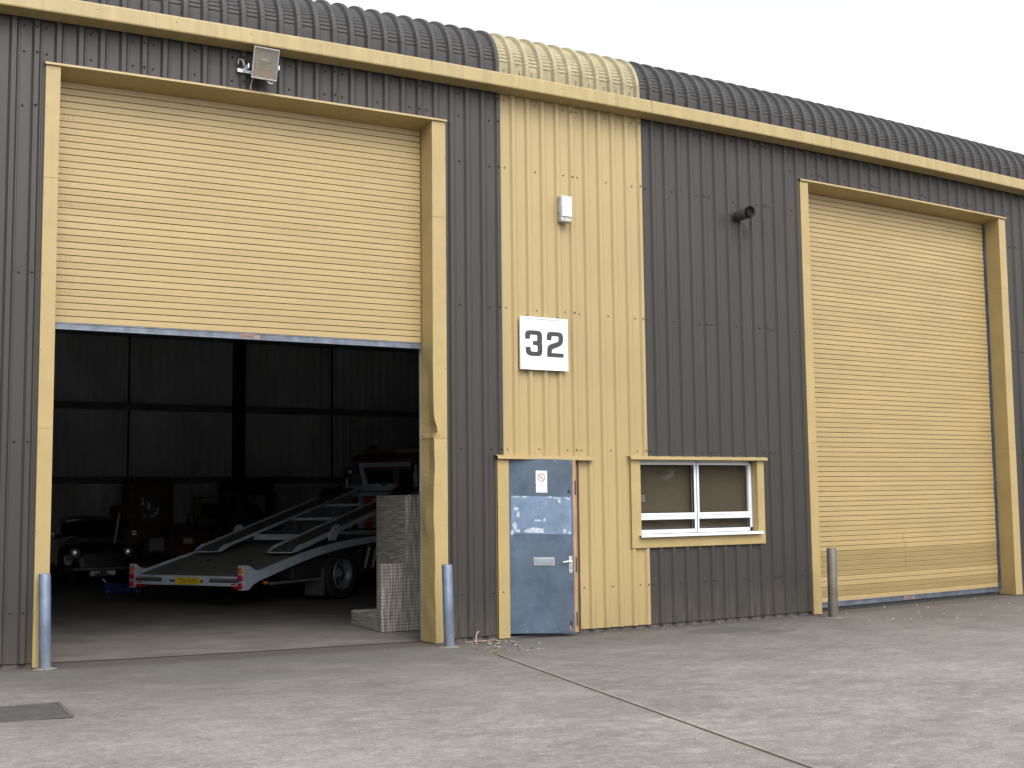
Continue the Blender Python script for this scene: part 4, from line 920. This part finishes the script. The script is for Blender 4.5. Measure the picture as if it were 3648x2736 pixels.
for y,yb_ in ((1.585,1.47),(.44,.36)):
    mb=MB(); mb.bar((5.16,y-.02,2.12),(5.16,yb_,1.74),.09,.07,up=(1,0,0)); tb(mb,'head_frame_leg',m_tw,hb,bevel=.003)
for y in (1.64,.44):
    mb=MB(); mb.box(5.09,5.13,y-.035,y+.035,1.975,2.175); tb(mb,'rubber_buffer',m_chas,hb,bevel=.008)
mb=MB(); mb.lathe((5.0,.98,1.80),(-1,0,0),[(0,.045),(.02,.045),(.03,.0)],16); tb(mb,'winch_guide',m_rimt)
mb=MB(); mb.prism([(4.2,.30,1.63),(4.55,.30,1.78),(4.9,.30,1.78),(4.9,.30,1.63)],(0,.06,0)); mb.v+=[]; tb(mb,'wheel_stop',m_chas)
mb=MB(); mb.prism([(4.2,1.80,1.57),(4.4,1.80,1.72),(4.9,1.80,1.75),(4.9,1.80,1.60)],(0,.06,0)); tb(mb,'wheel_stop',m_chas)
# cab
CX=5.42
def cabrear(mb,pts): mb.prism([(CX,y,z) for y,z in pts],(.03,0,0))
mb=MB()
cs=[(CX+.03,.62,2.30),(CX+.15,.60,2.36),(6.7,.60,2.34),(6.95,.62,2.22),(7.12,.62,1.55),(7.15,.55,.50),(CX+.03,.55,.50)]
ring_=[]; 
for x,_,z in cs: ring_.append((x,z))
yl=[.10,.16]; 
mb.prism([(x,.14,z) for x,z in ring_],(0,W-.28,0)); cab=tb(mb,'cab',m_cabred,bevel=.06,seg=3)
mb=MB(); mb.box(CX-.004,CX+.03,.20,W-.20,1.70,2.24); cabp=tb(mb,'cab_rear_panel',mat('pale_cab_panel',(.13,.14,.15),.45,vary=.1),cab,bevel=.01)
for y0,y1 in ((.30,.92),(1.06,1.62)):
    mb=MB(); mb.box(CX-.012,CX-.004,y0,y1,1.75,2.05); tb(mb,'cab_rear_window',mat('black_cab_glass',(.01,.012,.015),.08,vary=0),cab,bevel=.02)
for k in range(7):
    y=1.66-.235*k; mb=MB(); mb.prism([(CX-.0125,y,2.09),(CX-.0125,y-.12,2.09),(CX-.0125,y-.16,2.155),(CX-.0125,y-.04,2.155)],(.006,0,0)); tb(mb,'red_stripe',m_stripe,cab)
for (y,z0,z1) in ((.99,1.76,1.94),(1.70,1.72,1.86)):
    mb=MB(); mb.prism([(CX-.0125,y+.04,z0),(CX-.0125,y-.04,z0),(CX-.0125,y-.04,z1-.05),(CX-.0125,y,z1),(CX-.0125,y+.04,z1-.05)],(.006,0,0)); tb(mb,'red_stripe',m_stripe,cab)
mb=MB(); mb.box(CX+.2,CX+.42,.25,W-.3,2.34,2.44); bar_=tb(mb,'light_bar',mat('dim_light_bar',(.17,.10,.07),.4),cab,bevel=.02)
mb=MB(); mb.box(CX+.19,CX+.43,.62,1.12,2.35,2.445); tb(mb,'light_bar_centre',mat('tan_light_bar',(.30,.24,.17),.5),bar_,bevel=.01)
mb=MB(); mb.lathe((CX+.30,.48,2.435),(0,0,1),[(0,.05),(.06,.045),(.08,.03),(.085,0)],16); tb(mb,'beacon',m_lamb,cab)
mb=MB(); mb.lathe((CX+.3,1.72,2.44),(0,0,1),[(0,.10),(.05,.10),(.09,.07),(.10,0)],16); tb(mb,'red_beacon',m_cabred,cab)
for k,(y,z) in enumerate(((1.55,1.25),(1.60,1.45),(1.58,1.02))):
    mb=MB(); mb.prism([(5.30,y+.06,z-.09),(5.30,y-.10,z-.09),(5.30,y-.16,z+.09),(5.30,y,z+.09)],(.006,0,0)); tb(mb,'red_stripe',m_stripe)
mb=MB(); mb.box(5.31,5.34,1.2,1.75,.9,1.57); tb(mb,'headboard_panel',m_tw)
# work lamp on post, left side
mb=MB(); mb.smooth=True; mb.cyl((5.08,1.84,1.72),(5.08,1.84,1.90),.028,n=12); wl=tb(mb,'work_lamp_post',m_tw)
mb=MB(); mb.lathe((5.12,1.84,2.03),(-1,-.25,0),[(-.05,.05),(0,.085),(.03,.085)],20); tb(mb,'work_lamp',m_chas,wl)
mb=MB(); mb.lathe((5.12,1.84,2.03),(-1,-.25,0),[(.026,.078),(.034,.070),(.036,.062)],24); mb.lathe((5.12,1.84,2.03),(-1,-.25,0),[(.02,.030),(.034,.022),(.036,0)],16); tb(mb,'work_lamp_rim',mat('chrome_rim',(.75,.75,.75),.12,metal=1,vary=.02),wl)

# ------------------------------------------------------------------ small old saloon car, nose towards the yard
m_car=mat('black_car_paint',(.012,.012,.014),.18,coat=.8,vary=.1); m_chr=mat('car_chrome',(.8,.8,.8),.12,metal=1,vary=.02); m_cgl=mat('car_glass',(.02,.025,.03),.06,vary=0)
ca=empty('vintage_car',(-1.50,12.0,gz(-1.5)),radians(-3),local=True,label='small old black saloon car with round headlamps parked deep inside at the left',cat='car')
def cb(mb,name,m,parent=None,**k):
    o=mb.build(name,m,None,**k); o.parent=parent or ca; _loc[o.name]=(0,0,0); return o
def loft(mb,st,n=28,e=3.2):     # st: (y, halfwidth, zbot, ztop)
    vs=[]
    for y,hw,zb,zt,*q in st:
        ee=q[0] if q else e
        for i in range(n):
            a=2*pi*i/n; ca_,sa=cos(a),sin(a)
            x=hw*math.copysign(abs(ca_)**(2/ee),ca_); z=(zb+zt)/2+(zt-zb)/2*math.copysign(abs(sa)**(2/ee),sa); vs.append((x,y,z))
    mb.smooth=True; mb.add(vs,[(k*n+i,k*n+(i+1)%n,(k+1)*n+(i+1)%n,(k+1)*n+i) for k in range(len(st)-1) for i in range(n)]); mb.smooth=False
    mb.add(vs[:n],[tuple(range(n))]); mb.add(vs[-n:],[tuple(range(n-1,-1,-1))])
mb=MB(); loft(mb,[(0,.40,.30,.62),(.04,.52,.24,.74),(.25,.60,.20,.84),(.9,.63,.18,.93),(1.5,.66,.18,.94),(2.6,.66,.2,.93),(3.1,.58,.24,.80),(3.25,.45,.3,.65)]); body=cb(mb,'car_body',m_car)
for sx in (-1,1):
    mb=MB(); st=[(-.02,.08,.42,.62),(.05,.13,.28,.76),(.3,.16,.22,.80),(.7,.14,.3,.78),(1.0,.08,.35,.74)]
    vs=MB(); loft(vs,st,20,2.4); vs.v=[(x+sx*.60,y,z) for x,y,z in vs.v]; cb(vs,'front_wing',m_car,body)
    mb=MB(); mb.lathe((sx*.475,.02,.635),(0,-1,0),[(-.08,.06),(0,.102),(.02,.102),(.03,.092)],24); hl=cb(mb,'headlight',m_chr,body)
    mb=MB(); mb.lathe((sx*.475,.0,.635),(0,-1,0),[(.0,.094),(.022,.078),(.034,.035),(.037,0)],20); cb(mb,'headlight_glass',mat('headlight_glass',(.95,.95,.95),.32,metal=.9,vary=.02),hl)
    mb=MB(); mb.lathe((sx*.56,.45,.30),(sx,0,0),[(-.13,.29),(-.02,.30),(.0,.26),(.01,.18),(.0,0)],28); cb(mb,'car_wheel',m_tyre,body)
    mb=MB(); mb.lathe((sx*.56,2.55,.30),(sx,0,0),[(-.13,.29),(-.02,.30),(.0,.26),(.01,.18),(.0,0)],28); cb(mb,'car_wheel',m_tyre,body)
    mb=MB(); mb.lathe((sx*.76,.95,.96),(0,-1,0),[(-.02,.02),(0,.055),(.01,.05)],14); cb(mb,'door_mirror',m_chr,body)
mb=MB(); loft(mb,[(.95,.58,.80,.93),(1.18,.575,.85,1.16),(1.42,.55,.85,1.285),(1.9,.54,.85,1.32),(2.5,.52,.85,1.27),(2.9,.50,.8,1.05),(3.0,.48,.8,.95)],28,3.4); cn=cb(mb,'car_cabin',m_car)
mb=MB(); vs=[(-.47,1.00,.93),(.47,1.00,.93),(.43,1.30,1.215),(-.43,1.30,1.215)]; mb.add(vs,[(0,1,2,3)]); cb(mb,'windscreen',m_cgl,cn)
mb=MB(); mb.tube([(-.46,1.275,1.215),(-.2,1.268,1.232),(.2,1.268,1.232),(.46,1.275,1.215)],.007,6); cb(mb,'windscreen_trim',m_chr,cn)
for k in range(7):
    mb=MB(); mb.box(-.29+.005*k,.29-.005*k,-.012-.001*k,.05,.40+.035*k,.408+.035*k); cb(mb,'grille_bar',m_chas,body)
mb=MB(); mb.smooth=True; mb.tube([(-.66,.02,.34),(-.5,-.07,.34),(.5,-.07,.34),(.66,.02,.34)],.035,12); cb(mb,'bumper',mat('dull_chrome_bumper',(.20,.20,.21),.3,metal=.8,vary=.2),body)
mb=MB(); mb.box(-.235,.235,-.115,-.105,.205,.310); npl=cb(mb,'car_number_plate',mat('black_plate',(.02,.02,.02),.3),body)
rnd=random.Random(31); mb=MB()
for x0,wd,h in ((-.225,.08,.085),(-.18,.028,.085),(-.135,.03,.05),(-.09,.035,.045),(.0,.02,.02),(.07,.035,.05),(.11,.05,.07),(.165,.035,.08),(.20,.02,.06)):
    mb.box(x0,x0+wd,-.118,-.1155,.305-h,.303)
cb(mb,'plate_glint',mat('white_plate_marks',(.80,.80,.78),.5),npl)
mb=MB(); mb.box(-.10,.14,.13,.145,.742,.775); cb(mb,'bonnet_badge',m_chr,body,bevel=.008)
# white strut leaning on the bonnet
single('white_strut',MB().bar((-1.26,12.08,.76),(-1.09,12.45,1.30),.03,.03),m_wht,(-1.26,12.08,.76),label='thin pale straight strut leaning up from the bonnet of the old black car',cat='strut')
# blue trolley jack
jk=empty('trolley_jack',(-1.65,10.0,gz(-1.6)),radians(8),local=True,label='blue trolley jack lying on the floor in front of the old car',cat='jack')
m_blue=mat('blue_jack_paint',(.012,.03,.17),.4,vary=.1)
def jb(mb,name,m,**k): o=mb.build(name,m,None,**k); o.parent=jk; return o
mb=MB(); mb.prism([(-.30,-.09,.02),(.32,-.09,.02),(.32,-.09,.10),(.0,-.09,.10),(-.18,-.09,.20),(-.30,-.09,.20)],(0,.18,0)); jb(mb,'jack_body',m_blue,bevel=.006)
mb=MB(); mb.bar((-.2,0,.17),(.30,0,.13),.06,.04); jb(mb,'lift_arm',m_blue)
mb=MB(); mb.lathe((.30,0,.13),(0,0,1),[(0,.05),(.03,.055),(.035,0)],14); jb(mb,'saddle',m_dgal)
for x in (-.24,.27):
    mb=MB(); mb.lathe((x,-.11,.035),(0,1,0),[(0,.033),(.22,.033),(.22,0)],12); jb(mb,'castor',m_alf)
mb=MB(); mb.smooth=True; mb.cyl((-.24,0,.18),(-.33,0,.27),.014,n=8); jb(mb,'handle_socket',m_alf)
# things at the back wall
kb=empty('timber_cabinet',(.35,15.75,0),label='tall brown timber cabinet with a glazed panel against the back wall',cat='cabinet')
m_cb=mat('dim_brown_wood',(.16,.10,.055),.6,vary=.25,scale=4)
mb=MB(); mb.box(-.147,.848,15.6,16.1,0,1.985); mb.build('carcass',m_cb,kb,bevel=.01)
mb=MB(); mb.box(-.10,.80,15.56,15.60,.9,1.93); mb.box(-.147,.848,15.54,15.6,1.93,1.985); mb.build('cabinet_door',mat('brown_frame',(.13,.085,.05),.5,vary=.2),kb,bevel=.008)
mb=MB(); mb.box(.118,.54,15.545,15.562,1.09,1.654); mb.build('glass_panel',mat('dull_glass_panel',(.24,.26,.28),.12,vary=.3,scale=5),kb)
for k in range(6):
    mb=MB(); mb.dome((-.045,15.55,1.08+.155*k),.016,n=8); mb.build('brass_stud',m_alf,kb)
mb=MB(); rnd=random.Random(3)
for cx,cz,rx,rz in ((.17,1.50,.05,.06),(.16,1.60,.03,.04),(.30,1.45,.04,.10),(.46,1.28,.06,.04),(.50,1.36,.03,.06),(.38,1.22,.06,.03),(.20,1.22,.03,.05)):
    mb.prism([(cx+rx*rnd.uniform(.6,1.2)*cos(2*pi*i/9),15.543,cz+rz*rnd.uniform(.6,1.2)*sin(2*pi*i/9)) for i in range(9)],(0,.001,0))
mb.build('glass_reflection',mat('painted_reflection',(.9,.92,.95),.5),kb)  # whitish reflections on the glass, painted as pale patches
m_rd=mat('dark_red_chest_paint',(.16,.015,.02),.4,vary=.15)
tc_=empty('tool_chest',(.71,14.1,0),label='low dark red tool chest with a white label left of the truck ramps',cat='tool chest')
mb=MB(); mb.box(.33,1.10,14.0,14.4,gz(.7),.85); mb.build('chest_body',m_rd,tc_,bevel=.01)
for k in range(4): mb=MB(); mb.box(.36,1.07,13.985,14.0,.12+.17*k,.27+.17*k); mb.build('drawer',m_rd,tc_,bevel=.004)
mb=MB(); mb.box(.60,.80,13.98,13.986,.66,.77); mb.build('label_card',m_wht,tc_)
single('black_case',MB().prism([(.34,14.05,.85),(.90,14.05,.85),(.86,14.05,.98),(.72,14.05,1.02),(.68,14.05,1.06),(.54,14.05,1.06),(.50,14.05,1.0),(.36,14.05,.97)],(0,.28,0)),m_chas,(.6,14.2,.85),bevel=.01,label='black case lying on top of the red tool chest',cat='case')
wb=MB(); wb.box(.03,.50,14.5,14.9,.50,.76); wb.box(.02,.51,14.49,14.91,.74,.775)
single('white_crate',wb,mat('dim_white_plastic',(.35,.38,.42),.5,vary=.15),(.27,14.7,.5),bevel=.01,label='dull white plastic crate left of the red tool chest',cat='crate')
bn=MB(); bn.box(-.2,.55,14.4,15.0,.44,.497); bn.box(-.2,-.14,14.4,15.0,gz(0),.44); bn.box(.49,.55,14.4,15.0,gz(0),.44)
single('low_bench',bn,m_chas,(.2,14.7,0),bevel=.005,label='low dark bench under the white crate at the back',cat='bench')
ct=MB(); ct.box(-.34,-.22,14.45,14.9,gz(-.3),.93); ct.box(-.22,.0,14.47,14.9,gz(-.3),.90)
single('cardboard_box',MB().box(-.36,-.02,15.0,15.4,gz(-.2),.95),mat('brown_cardboard',(.26,.17,.09),.8,vary=.15),(-.2,15.2,0),bevel=.004,label='tall brown cardboard box below the timber cabinet',cat='box')
wbx=MB(); wbx.box(-.42,-.16,15.7,15.95,1.20,1.46)
single('wall_box',wbx,m_cb,(-.3,15.9,1.2),bevel=.006,label='small brown wooden box left of the timber cabinet at head height',cat='box')
wsh=MB(); wsh.box(-.55,-.15,15.65,16.85,1.16,1.195); wsh.box(-.50,-.47,15.7,16.85,gz(-.4),1.16); wsh.box(-.22,-.19,15.7,16.85,gz(-.4),1.16)
single('narrow_table',wsh,m_chas,(-.35,16,0),label='narrow dark table under the small wooden box',cat='table')
for k,(x,h) in enumerate(((.98,1.32),(1.15,1.22))):
    single('gas_bottle',MB().lathe((x,14.9,gz(1)),(0,0,1),[(0,.07),(h-.25,.07),(h-.12,.03),(h-.1,.022),(h,.022),(h,0)],16),m_chas,(x,14.9,gz(1)),label=('thin dark rod like cylinder nearer the cabinet' if k==0 else 'shorter dark cylinder just left of the metal shelving'),cat='cylinder')
sv=empty('metal_shelving',(1.6,15.2,0),label='brown framed open shelving with dark contents behind the left ramp',cat='shelving')
for x in (1.26,1.98):
    for y in (15.0,15.4): mb=MB(); mb.box(x-.02,x+.02,y-.02,y+.02,gz(1.5),1.63); mb.build('upright',m_woodd,sv)
for z in (.3,.75,1.15,1.60): mb=MB(); mb.box(1.24,2.0,14.98,15.42,z,z+.03); mb.build('shelf',m_woodd,sv)
for k,(x,z,w_,h) in enumerate(((1.32,.78,.2,.25),(1.6,.78,.3,.2),(1.35,1.18,.25,.3),(1.7,1.18,.2,.22))):
    single('shelf_bin',MB().box(x,x+w_,15.05,15.35,z+.001,z+h),m_chas,(x+.1,15.2,z),bevel=.01,label=['dark bin at the left of the middle shelf','dark wide bin at the right of the middle shelf','tall dark bin at the left of the upper shelf','dark bin at the right of the upper shelf'][k],cat='bin')
mb=MB(); rnd=random.Random(17); nx,ny=26,14; vs=[]
for j in range(ny):
    for i in range(nx):
        u=i/(nx-1); v=j/(ny-1)
        e=min(1,min(u,1-u)*5)**.5*min(1,min(v,1-v)*5)**.5
        vs.append((1.55+1.45*u,14.0+.9*v,gz(2)+e*(1.45+.28*sin(u*6.1+.5)+.10*sin(u*19+v*9)+.05*sin(v*23+u*31))))
mb.smooth=True; mb.add(vs,[(j*nx+i,j*nx+i+1,(j+1)*nx+i+1,(j+1)*nx+i) for j in range(ny-1) for i in range(nx-1)])
single('covered_pile',mb,mat('dark_tarpaulin',(.05,.055,.06),.6,vary=.3,scale=3,bump=.4,bscale=8),(2.2,14.4,gz(2)),label='bulky heap under a dark tarpaulin behind the raised ramps',cat='covered heap')
single('red_cover',MB().prism([(1.75,14.95,1.72),(2.9,14.95,1.70),(2.95,14.95,1.95),(2.6,14.95,2.02),(1.8,14.95,1.98)],(0,.4,0)),mat('very_dark_red_cloth',(.06,.012,.014),.8,vary=.2),(2.3,15.1,1.7),bevel=.03,label='dark red folded cover stored high behind the heap under tarpaulin',cat='cover')
st_=MB(); st_.box(1.8,2.95,14.9,15.4,1.66,1.70); st_.box(1.82,1.87,14.95,15.35,gz(2),1.66); st_.box(2.88,2.93,14.95,15.35,gz(2),1.66)
single('storage_rack',st_,m_chas,(2.4,15.1,0),label='dark storage rack carrying the dark red cover',cat='rack')

# ------------------------------------------------------------------ wood and bank across the yard (seen mirrored in the window panes)
mb=MB(); rnd=random.Random(77)
for i in range(5200):
    x=rnd.uniform(-45,75); k=sin(x*.31)+.6*sin(x*.83+1); y=-46+rnd.gauss(0,1.6); z=rnd.uniform(.6,7.2+1.5*k)
    mb.cm=0 if rnd.random()<.6 else 1; r=rnd.uniform(.25,.7); a=rnd.uniform(0,pi); b=rnd.uniform(-.6,.6)
    dx,dy=cos(a)*r,sin(a)*r
    mb.add([(x-dx,y-dy,z-r*.6),(x+dx,y+dy,z-r*.5),(x+dx*.7,y+dy+b*r,z+r*.7),(x-dx*.8,y-dy+b*r,z+r*.6)],[(0,1,2,3)])
tb_=mb.build('tree_belt',[mat('olive_leaves',(.055,.065,.022),.7,vary=.3),mat('brown_green_leaves',(.085,.070,.030),.7,vary=.3)]); tag(tb_,'belt of olive green trees across the yard, mirrored in the window','trees',kind='stuff')
mb=MB(); n=40
mb.add([(-60+4*i,y,z+rnd.uniform(-.15,.15)) for y,z in ((-40,-.1),(-44,1.6),(-50,2.4),(-70,2.6)) for i in range(n)],[(j*n+i,j*n+i+1,(j+1)*n+i+1,(j+1)*n+i) for j in range(3) for i in range(n-1)])
tag(mb.build('bank',mat('earth_bank',(.10,.075,.045),.9,vary=.25)),kind='structure')
